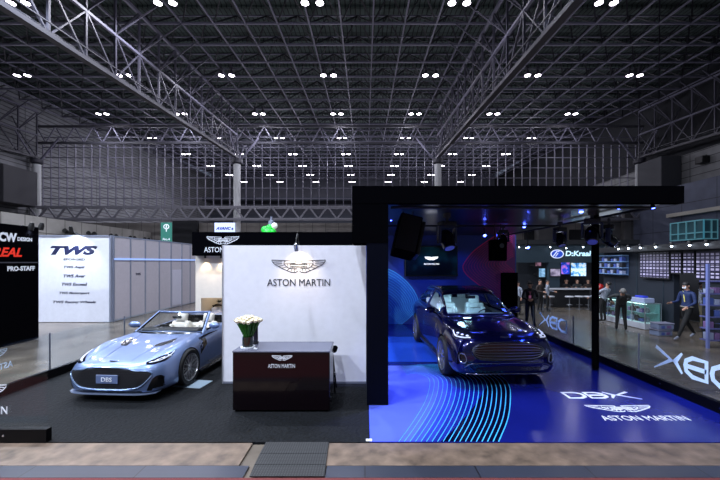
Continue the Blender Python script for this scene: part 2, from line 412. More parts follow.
# cyan glazed box on the right wall
t = empty('glazed_booth', (0, 0, 0), 0, 'small cyan framed glazed gallery box on the right hand wall', 'gallery box')
cy = mat('cyan frame', (120, 190, 205), .4, emit=.15); gb = MB(); g2 = MB()
xa, ya, yb, za, zb = 36.2, 35.9, 39.8, 4.75, 6.7
for y in [ya+(yb-ya)*k/4 for k in range(5)]: gb.box(34.7, 34.8, y-.05, y+.05, za, zb)
for x in (34.7, 35.5, 36.15): gb.box(x, x+.1, ya-.05, ya+.05, za, zb)
for z in (za, (za+zb)/2-.3, zb): gb.box(34.7, 34.8, ya, yb, z-.06, z+.06); gb.box(34.7, 36.2, ya-.05, ya+.05, z-.06, z+.06)
gb.build('frame', cy, t)
g2.box(34.9, 36.2, ya+.1, yb, za, zb); g2.build('panes', mat('pale teal panes', (84, 128, 138), .3), t)
# ---- high bay lamps
lh = mat('lamp housing', (70, 68, 80), .4); lamp_e = mat('lamp glow', (255, 250, 255), .3, emit=22, ecol=(250, 240, 255))
def bay_lamp(n=12):
    t = empty('high_bay_lamp')
    MB().lathe([(.06, .62), (.1, .5), (.13, .3), (.27, .06), (.29, 0)], n=n, caps=False).build('reflector', lh, t, smooth=True)
    MB().lathe([(.001, -.02), (.15, -.02), (.27, .02)], n=n, caps=False).build('lens', lamp_e, t)
    b = MB(); b.strut((0, 0, .6), (0, 0, 1.0), .03); b.box(-.12, .12, -.12, .12, .62, .86); b.build('bracket', lh, t)
    return t
proto = bay_lamp(); first = True
names = ['nearest', 'second', 'third', 'fourth', 'fifth', 'sixth', 'seventh', 'eighth']
ords = ['first', 'second', 'third', 'fourth', 'fifth', 'sixth', 'seventh', 'eighth', 'ninth', 'tenth', 'eleventh', 'twelfth']
for r in range(8):
    Y = 25+11*r; xs = [x for x in [-3.76+10.5*k for k in range(-4, 5)] if XA+1 < x < XB-1 and 0 < CX+F*x/Y < 720]
    for i, x in enumerate(xs):
        z = zr(Y, 16.9)
        for s in (-1, 1):
            o = proto if first else copy_tree(proto); first = False
            o.location = (x+s*.53, Y, z); sc = 1+.06*r; o.scale = (sc, sc, sc)
            tag(o, '%s lamp of the %s glowing pair from the left, %s row of ceiling lamps' % ('left' if s < 0 else 'right', ords[i], names[r]), 'ceiling lamp', 'paired high bay lamps under the roof frame')
        if r < 6: light('bay light', 'SPOT', (x, Y, z-.5), (1300 if r == 0 else 500)*(1.7 if x < -10 else .22 if x > 5 else 1), (.86, .87, 1), .4, (x, Y, 0), 150, .3); light('roof fill', 'POINT', (x, Y, z-4.5), 190 if r < 3 else 560, (.86, .85, 1), .3)  # point light added below each pair to fill the roof frame evenly
# lamp rows continue over and behind the viewer
for Y in (14, 3, -8):
    for x, k_ in ((-24.8, 1.5), (-14.3, 1.5), (-3.8, 1.25), (6.7, .18), (17.2, .1)):
        light('bay light', 'SPOT', (x, Y, zr(Y, 15.4)), 5600*k_, (.78, .86, 1), .35, (x, Y, 0), 150, .3)
# floodlight clusters on a ledge of the left side
flm = mat('black floodlight', (16, 16, 18), .5)
MB().box(-31.2, -30.6, 14, 50, 0, 6.6).build('wall_left', tile_mat('white gallery wall', (168, 166, 162), (90, 88, 84), 2.1, 1.7, 'YZ', .7, .04, .06), tags=st)
for i, px in enumerate((69, 75, 92, 97.5, 114, 119, 133, 137, 147, 151)):
    Y = -F*30.3/(px-CX); z = 5.6
    t = empty('floodlight', (-30.3, Y, z-.25), 0, 'black floodlight, %s pair from the left on the gallery wall, %s one' % (ords[i//2], 'left' if i % 2 == 0 else 'right'), 'floodlight', 'floodlights on the left gallery wall')
    t.scale = (.85, .85, .85)
    MB().lathe([(.12, -.25), (.2, -.1), (.24, .2), (.27, .24), (.001, .22)], (0, 0, .45), 10, T=Matrix.Rotation(R(70), 4, 'X')).build('head', flm, t, smooth=True)
    b = MB(); b.box(-.3, -.2, -.05, .05, -.1, .3); b.box(-.3, .0, -.2, .2, -.12, -.04); b.box(-.05, .05, -.25, .25, -.12, .0); b.build('bracket', flm, t)
# loudspeaker cluster on right wall
t = empty('wall_loudspeaker', (38.6, 40, 14.0), 0, 'small dark loudspeaker fixed to the pale upper right wall', 'loudspeaker')
b = MB(); b.rbox(-.5, .4, -.5, .5, -.4, .4, .1); b.build('cabinet', flm, t); b = MB(); b.strut((0, 0, 0), (.5, 0, .7), .08); b.build('bracket', flm, t)
# =================================================================== THE BOOTHS
white = mat('white booth laminate', (238, 238, 248), .45)
beige = mat('warm white board', (218, 210, 200), .5)
blk = mat('matt black board', (6, 6, 9), .7, spec=0)
blkg = mat('gloss black', (8, 8, 14), .12, coat=.6)
chrome = mat('chrome', (200, 200, 205), .15, metal=1)
decal = mat('white vinyl', (235, 238, 245), .5)
inkd = mat('dark grey letters', (34, 38, 52), .5)
glassm = glass_mat('clear fence glass', (.95, .98, .99), .008)
carpet = mat('blue black carpet', (9, 12, 17), .8, noise_amt=.8, scale=22, bump=1.0, detail=10, spec=.22)
MB().box(-6.4, .055, 4.545, 13.6, -.02, .012).build('floor', carpet, tags=st)
# ---- display floor with printed line pattern
bfl = mat('printed blue gloss floor', (18, 26, 112), .18, spec=.22)
navy = mat('printed navy zone', (5, 6, 40), .18, spec=.22)
cyl = mat('printed cyan lines', (70, 190, 250), .3)
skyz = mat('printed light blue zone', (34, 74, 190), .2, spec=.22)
b = MB(); b.box(.06, 5.5, 4.545, 13.25, -.02, .012, 0)
O = [(1.74, 4.556), (2.12, 5.2), (2.45, 5.9), (2.72, 6.6), (2.78, 7.15), (2.55, 7.65), (2.0, 7.95), (1.4, 8.0), (.8, 7.85)]
I = [(.44, 4.556), (.74, 5.2), (1.02, 5.9), (1.22, 6.6), (1.28, 7.0), (1.22, 7.22), (1.1, 7.32), (.98, 7.33), (.86, 7.25)]
def spl(P, n=6):
    out = []
    for i in range(len(P)-1):
        a, q, c, d = P[max(i-1, 0)], P[i], P[i+1], P[min(i+2, len(P)-1)]
        for k in range(n): out.append(tuple(cr(a[j], q[j], c[j], d[j], k/n) for j in range(len(q))))
    out.append(P[-1]); return out
Os, Is = spl(O), spl(I)
def mixc(t): return [(i[0]+(o[0]-i[0])*t, i[1]+(o[1]-i[1])*t) for i, o in zip(Is, Os)]
Tf = frame((0, 0, .0125), (1, 0, 0), (0, 1, 0))
c = mixc(1.0); a = [(i[0]+(o[0]-i[0])*(.42+.56*min(1, k/34)), i[1]+(o[1]-i[1])*(.42+.56*min(1, k/34))) for k, (i, o) in enumerate(zip(Is, Os))]
b.add([(p[0], p[1], .0128) for p in a]+[(p[0], p[1], .0128) for p in c], [(i, len(a)+i, len(a)+i+1, i+1) for i in range(len(a)-1)], 1)
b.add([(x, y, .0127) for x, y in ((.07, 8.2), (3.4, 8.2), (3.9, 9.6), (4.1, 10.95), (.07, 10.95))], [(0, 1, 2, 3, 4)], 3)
for kk, tt in enumerate((.45, .34, .23, .12)):  # floor print carries the left beam's glow as stepped lighter bands
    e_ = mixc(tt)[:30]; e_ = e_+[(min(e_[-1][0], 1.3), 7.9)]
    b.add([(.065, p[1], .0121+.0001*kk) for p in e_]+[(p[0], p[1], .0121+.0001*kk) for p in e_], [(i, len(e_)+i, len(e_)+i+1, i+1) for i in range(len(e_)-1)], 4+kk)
for k in range(19):
    t = k/18; cc_ = mixc(t); b.ribbon(cc_, [(.006+.009*t)*(1-.85*max(0, (i/len(cc_)-.55)/.45)) for i in range(len(cc_))], frame((0, 0, .013), (1, 0, 0), (0, 1, 0)), .001, 2)
b.build('floor', [bfl, navy, cyl, skyz]+[mat('periwinkle beam glow %d' % k, (30+18*k, 40+20*k, 134+26*k), .2, spec=.22) for k in range(4)], tags=st)
fl = MB(); dbx_logo(fl, frame((4.1, 6.14, .013), (1, 0, 0), (0, 1, 0)), 1.2, 0, .002)
tag(fl.build('floor_lettering', decal), 'white DBX lettering lying on the blue display floor', 'floor lettering')
fl = MB(); wings(fl, frame((4.1, 5.58, .013), (1, 0, 0), (0, 1, 0)), 1.05, .002, th=1.8)
text('x', 'ASTON MARTIN', frame((4.18, 5.24, .013), (1, 0, 0), (0, 1, 0)), 1.28, .16, decal, mb=fl, d=.002)
tag(fl.build('floor_lettering', decal), 'white winged badge with maker lettering on the blue floor nearest the aisle', 'floor lettering')
# ---- canopy structure
t = empty('display_canopy', (0, 0, 0), 0, 'black flat canopy with deep front fascia over the blue display area', 'canopy')
MB().box(-.21, 5.2, 5.7, 5.86, 3.31, 3.59).build('fascia', blk, t)
MB().box(-.21, .38, 5.705, 6.6, 2.66, 3.585).build('side_box', blk, t)
MB().box(.03, .38, 5.71, 6.55, .012, 2.66).build('pillar', mat('blue black panel', (9, 11, 22), .6, spec=0.02), t)
MB().box(-.1, 5.2, 5.86, 13.3, 3.36, 3.55).build('roof_slab', mat('gloss navy soffit', (10, 12, 34), .3, coat=.15), t)
b = MB(); b.strut((.45, 6.1, 3.3), (5.0, 6.1, 3.3), .025, 8); b.strut((.45, 9.2, 3.3), (5.0, 9.2, 3.3), .025, 8); b.strut((5.0, 6.1, 3.3), (5.0, 12.8, 3.3), .025, 8)
b.build('lighting_rail', flm, t)
MB().strut((5.0, 7.6, .012), (5.0, 7.6, 3.36), .07, 16).build('post', blk, t, smooth=True)
# ---- display back wall
wblue = mat('blue back wall print', (40, 62, 140), .5); wcy = mat('print cyan shape', (44, 110, 190), .45); wcl = mat('print cyan lines', (90, 190, 240), .4)
wpk = mat('print plum shape', (96, 34, 100), .5); wpl = mat('print pink line', (255, 44, 120), .45)
def W(px, py, Y=13.2): p = at(px, py, Y); return (p.x, p.z)
b = MB(); b.box(.0, 5.7, 13.2, 13.4, 0, 3.36, 0)
Tw = front_frame(0, 13.199, 0)
arc = spl([W(386, 268), W(396, 273), W(406, 281), W(414, 291), W(418, 301), W(415, 311), W(408, 319), W(400, 325)])
poly = arc+[W(380, 325), W(380, 268)]
b.prism(poly, Tw, .003, 1)
for k in range(14):
    f = 1-k*.062; cx0, cy0 = W(386, 312)
    b.ribbon([((p[0]-cx0)*f+cx0, (p[1]-cy0)*f+cy0) for p in arc], .012 if k else .022, front_frame(0, 13.194, 0), .002, 2)
pk = spl([W(512, 226), W(492, 238), W(474, 251), W(465, 262), W(463, 268), W(467, 275), W(478, 284), W(492, 294), W(505, 307), W(514, 324)])
b.prism(pk+[W(515, 324), W(515, 226)], Tw, .003, 3)
for k in range(16):
    f = 1-k*.055; cx0, cy0 = W(514, 262)
    b.ribbon([((p[0]-cx0)*f+cx0, (p[1]-cy0)*f+cy0) for p in pk], .035 if k == 0 else .008, front_frame(0, 13.194, 0), .002, 4)
b.box(5.12, 5.7, 13.05, 13.18, 0, 1.95, 5)
tag(b.build('display_wall', [wblue, wcy, wcl, wpk, wpl, blk]), 'tall blue printed back wall with cyan and pink curves behind the dark car', 'display wall')
# TV
t = empty('wall_screen', (0, 0, 0), 0, 'large dark wall screen with white winged badge behind the dark car', 'screen')
x0, x1, z0, z1 = X_(405, 13.0), X_(458, 13.0), Z_(276.5, 13.0), Z_(246, 13.0)
MB().rbox(x0, x1, 13.02, 13.15, z0, z1, .02).build('frame', blkg, t)
MB().box(x0+.03, x1-.03, 13.015, 13.022, z0+.03, z1-.03).build('screen', screen_mat('screen glow', [(0, 3, 6), (3, 10, 18), (8, 40, 52)], 1.4, .5), t)
b = MB(); e = mat('screen white', (255, 255, 255), emit=1.6); Tt = front_frame(X_(431.5, 13), 13.012, Z_(258.5, 13)); 
wings(b, Tt, .5, .003, th=2.6); text('x', 'ASTON MARTIN', front_frame(X_(431.5, 13), 13.012, Z_(264, 13)), .56, .055, e, mb=b); b.build('logo', e, t)
# ---- white logo wall
t = empty('logo_wall', (0, 0, 0), 0, 'white free standing wall with winged badge and maker name behind the reception counter', 'display wall')
MB().box(-2.73, .02, 6.74, 6.86, .012, 2.67).build('panel', white, t)
MB().box(-2.73, .02, 6.735, 6.74, .012, .05).build('skirting', mat('grey skirting', (120, 124, 140), .5), t)
MB().box(-2.75, -2.73, 6.73, 6.86, .012, 2.68).build('edge_strip', mat('aluminium', (190, 192, 200), .3, metal=.6), t)
b = MB(); wings(b, front_frame(X_(298.5, 6.73), 6.738, Z_(266.5, 6.73)), 1.04, .006, th=1.0)
b.build('winged_badge', inkd, t)
text('lettering', 'ASTON MARTIN', front_frame(X_(298.5, 6.73), 6.738, Z_(282.5, 6.73)), 1.21, .135, inkd, t)
# ---- header sign and side room
t = empty('header_sign', (0, 0, 0), 0, 'long black overhead fascia with white winged badge above the white logo wall', 'sign')
HY = 10.8; hx = X_(192, HY)
b = MB(); b.box(hx, X_(352, HY), HY, HY+.3, Z_(255.7, HY), Z_(232, HY)); b.build('fascia', blk, t)
b = MB(); wings(b, front_frame(X_(223, HY), HY-.002, Z_(240.5, HY)), 1.0, .006, th=1.5); b.build('winged_badge', decal, t)
text('lettering', 'ASTON MARTIN', front_frame(X_(226, HY), HY-.002, Z_(249.7, HY)), 1.35, .16, decal, t)
RY = 11.1; rx = X_(195.5, RY); rr_ = X_(352, RY); zt = Z_(255.7, HY)
t = empty('booth_side_room', (0, 0, 0), 0, 'warm lit beige meeting nook with low opening under the black fascia', 'booth room')
b = MB(); b.box(rx, X_(201, RY), RY, RY+.1, .012, zt); b.box(X_(201, RY), rr_, RY, RY+.1, Z_(298, RY), zt); b.box(rx, rx+.08, RY+.1, 13.4, .012, zt); b.box(rx, rr_, 13.4, 13.5, .012, zt); b.box(rr_-.1, rr_, RY, 13.4, .012, zt)
b.build('wall', beige, t)
MB().box(rx, rr_, RY, 13.5, zt, zt+.06).build('ceiling', beige, t)
t = empty('sideboard', (0, 0, 0), 0, 'low pale sideboard inside the meeting nook behind the silver blue car', 'sideboard')
b = MB(); b.rbox(-5.15, -2.6, 11.85, 12.25, .012, .86, .02); b.build('body', beige, t); MB().box(-5.17, -2.58, 11.83, 12.27, .86, .89).build('top', mat('dark wood', (52, 38, 34), .3), t)
for i, (dx, r) in enumerate(((.12, .08), (.27, .09), (.42, .08), (.58, .09))):
    t = empty('small_pot_plant', (-5.12+dx, 12.0, .89), 0, '%s dark leafy pot on the sideboard in the meeting nook' % ['leftmost', 'second', 'third', 'fourth'][i], 'pot plant', 'pots on the nook sideboard')
    MB().lathe([(.04, 0), (.055, .08), (.05, .08), (.001, .07)], n=10, caps=True).build('pot', decal, t)
    g = MB()
    for k in range(26): a = random.uniform(0, 6.28); e2 = random.uniform(.3, 1.2); q = V((math.cos(a)*math.cos(e2), math.sin(a)*math.cos(e2), math.sin(e2)))*r*1.4; g.strut((0, 0, .08), q+V((0, 0, .08)), .014, 3, .002)
    g.build('foliage', mat('dark leaves', (30, 44, 36), .6), t)
for i, x in enumerate((-4.92, -4.2)):
    t = empty('shell_chair', (x, 11.45, .012), R(180), '%s white moulded chair with dark arched frame in the meeting nook' % ['left hand', 'right hand'][i], 'chair', 'chairs in the meeting nook'); t.scale = (.8, .8, .82)
    b = MB(); pts = []
    for k in range(9):
        u = k/8; rr = []
        for j in range(9):
            w_ = (j/8-.5)*2; rr.append(V((w_*.25*(1-.25*u*u), -.05-.22*u+.12*w_*w_*u-(.2-.2*u), .45+.62*max(0, u-.2)**.8*1.1)))
        pts.append(rr)
    b.loft(pts, closed=False); o = b.build('shell', white, t, smooth=True); md = o.modifiers.new('s', 'SOLIDIFY'); md.thickness = .03
    b = MB(); b.tube([(-.28, -.3, .3)]+[(-.29*math.cos(q), -.33, .75+.38*math.sin(q)) for q in [math.pi*k/10 for k in range(11)]]+[(.28, -.3, .3)], .022); b.build('back_frame', blk, t)
    for sx_ in (-1, 1):
        for sy_ in (-1, 1): MB().strut((sx_*.22, sy_*.2-.1, .45), (sx_*.25, sy_*.24-.1, 0), .016, 8).build('leg', blk, t)
# spot lamps
def spot_lamp(p, target, label, power, col=(1, .85, .65), ang=60, r=.045, group=None, name='spot_lamp', hm=None, arm=None, emit='warm'):
    t = empty(name, p, 0, label, 'spotlight', group)
    d = (V(target)-V(p)).normalized(); q = d.to_track_quat('Z', 'Y').to_matrix().to_4x4()
    T = Matrix.Translation((0, 0, 0)) @ q
    MB().lathe([(.001, -r*2.4), (r*.7, -r*2.3), (r, -r), (r, r*.9), (r*.85, r*.9)], n=14, T=T).build('head', hm or flm, t, smooth=True)
    em = mat('lamp lens '+emit, {'warm': (255, 220, 170), 'cold': (220, 235, 255), 'blue': (70, 90, 255)}[emit], emit={'warm': 14, 'cold': 14, 'blue': 22}[emit])
    MB().lathe([(.001, r*.7), (r*.88, r*.7)], n=14, T=T).build('lens', em, t)
    if arm: b = MB(); b.tube([(0, 0, 0)]+[V(a)-V(p) for a in arm], r*.28, 6); b.build('arm', flm, t)
    if power: light(name+' beam', 'SPOT', V(p)+d*r*1.2, power, col, .04, target, ang, .7)
    return t
spot_lamp((X_(297, 6.5), 6.42, 2.60), (X_(297, 6.5), 6.74, 2.22), 'small chrome spotlight on an arm lighting the winged badge on the white wall', 17, (1, .8, .55), 100, hm=chrome, arm=[(X_(297, 6.5), 6.46, 2.78), (X_(297, 6.5), 6.54, 2.88), (X_(297, 6.6), 6.7, 2.88), (X_(297, 6.6), 6.8, 2.67)])
spot_lamp((X_(205, 10.95), 10.96, 2.5), (X_(205, 11.1), 11.12, 1.6), 'warm recessed spotlight at the left end of the nook wall under the fascia', 26, (1, .78, .5), 80, r=.03)
spot_lamp((X_(221, 10.95), 10.96, 2.5), (X_(221, 11.1), 11.12, 1.6), 'warm recessed spotlight beside the white logo wall edge under the fascia', 26, (1, .78, .5), 80, r=.03)
light('nook light', 'POINT', (-4.0, 12.0, 2.3), 40, (1, .85, .65), .1)
# ---- reception counter
t = empty('reception_counter', (0, 0, 0), 0, 'glossy black reception counter with white winged badge in front of the white wall', 'counter')
x0, x1 = X_(232.5, 5.447), X_(329.7, 5.447)
body = mat('gloss maroon black lacquer', (10, 3, 7), .14, coat=.25, spec=.3)
MB().rbox(x0, x1, 5.45, 6.07, .04, .94, .012).build('body', body, t)
MB().box(x0+.03, x1-.03, 5.48, 6.04, .012, .04).build('plinth', blk, t)
MB().rbox(x0-.006, x1+.006, 5.442, 6.09, .94, .965, .01).build('worktop', mat('satin grey top', (92, 94, 112), .35), t)
cxp = X_(282, 5.44); b = MB(); wings(b, front_frame(cxp, 5.449, Z_(358, 5.447)), .32, .004, th=2.4); b.build('winged_badge', decal, t)
text('lettering', 'ASTON MARTIN', front_frame(cxp-.01, 5.449, Z_(366, 5.447)), .42, .06, decal, t)
# bar stool behind
t = empty('bar_stool', (X_(328, 6.4), 6.38, .012), 0, 'black bar stool half hidden behind the right end of the counter', 'stool')
MB().rbox(-.17, .17, -.17, .17, .72, .78, .05).build('seat', blk, t)
for a in (45, 135, 225, 315): MB().strut((.1*math.cos(R(a)), .1*math.sin(R(a)), .73), (.2*math.cos(R(a)), .2*math.sin(R(a)), 0), .014, 8).build('leg', blk, t)
b = MB(); b.tube([(.15*math.cos(R(a)), .15*math.sin(R(a)), .3) for a in range(0, 360, 20)], .01, 6, closed=True); b.build('footrest', chrome, t)
# vase with white flowers
vx, vy, vz = -1.90, 5.68, .965
t = empty('flower_vase', (vx, vy, vz), 0, 'dark glass cylinder vase holding white flowers on the black counter', 'vase')
MB().lathe([(.085, .02), (.09, .18), (.082, .18), (.078, .03), (.001, .03)], n=24).build('body', mat('smoked glass', (26, 34, 26), .06, coat=1), t, smooth=True)
MB().lathe([(.001, 0), (.115, 0), (.115, .02), (.001, .022)], n=24).build('base_plate', decal, t, smooth=True)
cream = mat('cream petals', (246, 236, 208), .6, noise_amt=.1); grn = mat('green stems', (44, 110, 34), .5)
def rose():
    t = empty('white_flower', (0, 0, 0))
    b = MB(); b.lathe([(.004, 0), (.018, .012), (.027, .03), (.026, .048), (.016, .056), (.001, .05)], n=10)
    for k in range(5):
        a = k*1.256; T = Matrix.Rotation(a, 4, 'Z'); rr = []
        for i in range(4):
            u = i/3; rr.append([T @ V((.02+.010*u+.004*math.sin(j), (j-1.5)*.011*(1-.5*u*u), .012+.045*u)) for j in range(4)])
        b.loft(rr, closed=False)
    b.build('bloom', cream, t, smooth=True); return t
ro = rose(); first = True; N = 46
for k in range(N):
    rr = math.sqrt((k+.5)/N); a = k*2.39996; top = V((rr*.195*math.cos(a), rr*.195*math.sin(a), .46-.06*rr*rr+random.uniform(-.012, .012)))
    o = ro if first else copy_tree(ro); first = False
    o.location = V((vx, vy, vz))+top; d = V((rr*math.cos(a)*.55, rr*math.sin(a)*.55, 1)); o.rotation_mode = 'QUATERNION'; o.rotation_quaternion = d.to_track_quat('Z', 'Y')
    tag(o, 'white long stemmed flower in the vase on the counter', 'flower', 'white flowers in the counter vase')
    b = MB(); M = (Matrix.Translation(o.location) @ o.rotation_quaternion.to_matrix().to_4x4()).inverted()
    base = V((vx+rr*.06*math.cos(a+.6), vy+rr*.06*math.sin(a+.6), vz+.19))
    b.tube([M @ base, M @ (base.lerp(V((vx, vy, vz))+top, .5)+V((-rr*.02*math.cos(a), -rr*.02*math.sin(a), 0))), V((0, 0, .004))], .0085, 5); b.build('stem', grn, o, smooth=True)
t = empty('tablet_stand', (X_(255.5, 5.95), 5.93, .965), R(-8), 'small black upright tablet beside the flower vase', 'tablet')
MB().rbox(-.05, .05, -.01, .01, .03, .30, .008).build('tablet', mat('navy black plastic', (20, 22, 44), .3), t); MB().box(-.04, .04, -.04, .05, 0, .03).build('foot', flm, t)
tag(MB().box(X_(254, 5.6), X_(257.5, 5.6), 5.56, 5.62, .965, .975).build('name_card', decal), 'tiny white card on the counter right of the vase', 'card')
# ---- glass fences
def fence_panel(p, q, label, decals=None, post=True, h=.9, logo_mirror=False):
    """p,q floor points; fence panel along them"""
    p = V(p); q = V(q); d = (q-p); L = d.length; rz = math.atan2(d.y, d.x)
    t = empty('glass_fence_panel', p, rz, label, 'fence', 'glass fence panels round the booth')
    MB().box(0, L, -.04, .04, .012, .18).build('base', mat('satin black base', (5, 5, 8), .35, spec=.15), t)
    MB().box(.02, L-.02, -.006, .006, .18, h).build('pane', glassm, t)
    if post: MB().strut((0, 0, .18), (0, 0, h+.02), .016, 8).build('post', mat('brushed metal', (130, 136, 150), .35, metal=.7), t)
    b = MB()
    for x in (L*.25, L*.75):
        for s in (-1, 1): b.lathe([(.001, s*.046), (.014, s*.046), (.016, s*.038)], (x, 0, .1), 10, axis='Y')
    b.build('bolt', chrome, t)
    if decals: decals(t, L)
    return t
sky = mat('pale blue vinyl', (225, 235, 255), .5)
def dec_r(t, L):
    b = MB(); T = frame((L*.5-.04, .008, .56), (1, 0, 0), (0, 0, 1))      # reads from outside
    dbx_logo(b, frame((L*.5-.04, -.011, .57), (1, 0, 0), (0, 0, 1)), 1.5, d=.003); b.build('lettering', sky, t)
# right fence: along X=5.5, panels start at low Y so that +x runs away from the aisle
for i, (ya, yb) in enumerate(((4.83, 7.03), (7.03, 9.24), (9.24, 11.44), (11.44, 13.1))):
    fence_panel((5.5, ya, 0), (5.5, yb, 0), ['clear glass fence panel with big DBX lettering, nearest the aisle on the right side', 'plain clear glass fence panel beside the black canopy post', 'clear glass fence panel with DBX lettering behind the dark car bonnet', 'plain clear glass fence panel touching the blue display wall'][i], dec_r if i in (0, 2) else None)
def dec_l(t, L):
    b = MB(); wings(b, frame((L*.5, .012, .72), (-1, 0, 0), (0, 0, 1)), .8, .002, th=1.3); text('x', 'ASTON MARTIN', frame((L*.5, .012, .52), (-1, 0, 0), (0, 0, 1)), 1.0, .11, decal, mb=b); b.build('lettering', sky, t)
for i, (ya, yb) in enumerate(((4.6, 7.05), (7.05, 9.24), (9.24, 11.4))):
    fence_panel((-6.35, ya, 0), (-6.35, yb, 0), ['clear glass fence panel at the booth front left corner with faint lettering', 'plain glass fence panel left of the silver blue car', 'glass fence panel behind the silver blue car bonnet'][i], dec_l if i == 0 else None)
def dec_f(t, L):
    b = MB(); x = X_(-20, 4.55)+6.35; wings(b, frame((x-.09, -.012, Z_(393, 4.55)), (1, 0, 0), (0, 0, 1)), .86, .003, th=1.5); text('x', 'ASTON MARTIN', frame((x-.1, -.012, Z_(410.5, 4.55)), (1, 0, 0), (0, 0, 1)), .9, .1, decal, mb=b); b.build('lettering', decal, t)
fence_panel((-6.35, 4.57, 0), (X_(49, 4.57), 4.57, 0), 'clear glass fence panel with white lettering along the aisle edge', dec_f)
tag(MB().box(X_(366, 4.6), X_(372, 4.6), 4.56, 4.61, .012, .022).build('floor_marker', decal), 'tiny white floor marker where the carpet meets the blue floor', 'marker')
# ---- stage equipment under the canopy
def moving_head(p, label, rz=0, tilt=40, s=1.0, glow=True):
    t = empty('moving_head_light', p, rz, label, 'stage light', 'moving head lights under the canopy'); t.scale = (s, s, s)
    b = MB(); b.rbox(-.13, .13, -.1, .1, -.09, 0, .03); b.build('base', flm, t)
    b = MB(); b.strut((0, 0, 0), (0, 0, .12), .03, 8); b.box(-.06, .06, -.02, .02, .06, .14); b.build('clamp', steel_d, t)
    b = MB()
    for q in (-1, 1): b.rbox(q*.15-.02, q*.15+.02, -.05, .05, -.36, -.07, .015)
    b.box(-.15, .15, -.05, .05, -.11, -.08); b.build('yoke', mat('navy gloss plastic', (20, 24, 60), .2), t)
    T = Matrix.Translation((0, 0, -.3)) @ Matrix.Rotation(R(180-tilt), 4, 'X')
    b = MB(); b.lathe([(.001, -.17), (.07, -.16), (.115, -.08), (.12, .04), (.1, .16), (.085, .17)], n=16, T=T); b.build('head', mat('black gloss plastic', (14, 15, 24), .2), t, smooth=True)
    MB().lathe([(.001, .165), (.08, .165)], n=16, T=T).build('lens', mat('lens violet', (90, 100, 200), .1, emit=.12), t)
    return t
moving_head((X_(447, 7.2), 7.2, 3.18), 'dark moving head light hanging above the wall screen', R(20), 30, 1.25)
moving_head((X_(592, 7.0), 7.0, 3.22), 'moving head light hanging against the black canopy post', R(-30), 35, 1.1)
moving_head((X_(609, 7.3), 7.3, 3.12), 'moving head light hanging just right of the black canopy post', R(50), 50, 1.0)
moving_head((X_(560, 8.6), 8.6, 3.2), 'moving head light hanging above the oval shop logo', R(10), 25, 1.0)
moving_head((X_(503, 9.3), 9.3, 3.2), 'moving head light hanging beside the black projector boxes', R(-10), 25, .9)
b_ = 'blue'
for px, py, Y, lb, tg in ((391, 219.5, 8.5, 'small glowing blue lamp beside the hanging loudspeaker', (1.5, 6.0, 0)), (484.5, 235, 10.2, 'brightest glowing blue lamp above the pink wall curve', (3, 5, .5)), (504, 249, 12.2, 'glowing blue lamp low beside the black projector boxes', (3.4, 5, .4)), (524, 226, 9.6, 'glowing blue lamp at the back edge of the canopy', (3.6, 5, .5)), (528, 247, 11.0, 'pale blue lamp hanging low right of the projector boxes', (4, 6, 0)), (559, 243.5, 10.0, 'white lamp hanging over the oval shop logo', (4.5, 6, 0)), (581, 210.5, 7.0, 'bright lamp left of the black post top', (3.4, 5, 0)), (619, 207.5, 6.4, 'small blue lamp under the canopy right end', (4.4, 4.8, 0)), (653, 207, 6.0, 'tiny blue lamp nearest the canopy right corner', (4.8, 4.8, 0))):
    p = at(px, py, Y); spot_lamp(p, (tg[0], tg[1], tg[2]), lb, 0, r=.05 if px not in (391, 619, 653) else .032, emit=b_ if px != 559 else 'cold', name='stage_lamp', arm=[(p.x, p.y+.04, 3.34)], group='glowing lamps under the canopy')
# loudspeaker
t = empty('hanging_loudspeaker', (X_(408, 7), 7.0, Z_(236, 7)), 0, 'big tilted black loudspeaker hanging in the upper left of the display area', 'loudspeaker')
T = Matrix.Rotation(R(14), 4, 'Y') @ Matrix.Rotation(R(-16), 4, 'X')
MB().rbox(-.25, .19, -.25, .25, -.42, .36, .03, T=T).build('cabinet', blk, t); MB().rbox(.2, .27, -.2, .2, -.40, .30, .02, T=T).build('side_fin', flm, t)
MB().box(-.23, .17, -.262, -.25, -.39, .33, T=T).build('grille', mat('speaker cloth', (20, 20, 26), .9), t)
b = MB(); b.strut((-.1, 0, .3), (-.1, 0, .56), .015); b.strut((.1, 0, .3), (.1, 0, .56), .015); b.build('hanger', steel_d, t)
for i, (a, c, y0_, y1_) in enumerate(((491, 504, 239, 261), )):
    t = empty('projector', (X_(497.5, 9), 9.0, Z_(250, 9)), 0, 'black projector box hanging at the right end of the blue wall', 'projector')
    MB().rbox(-.17, .17, -.2, .2, -.28, .26, .02).build('body', blk, t); MB().lathe([(.06, -.24), (.07, -.2), (.07, -.15)], (0.02, 0, .1), 14, axis='Y', caps=True).build('lens', blkg, t)
    b = MB(); b.strut((-.08, 0, .25), (-.08, 0, .66), .012); b.strut((.08, 0, .25), (.08, 0, .66), .012); b.build('bracket', flm, t)
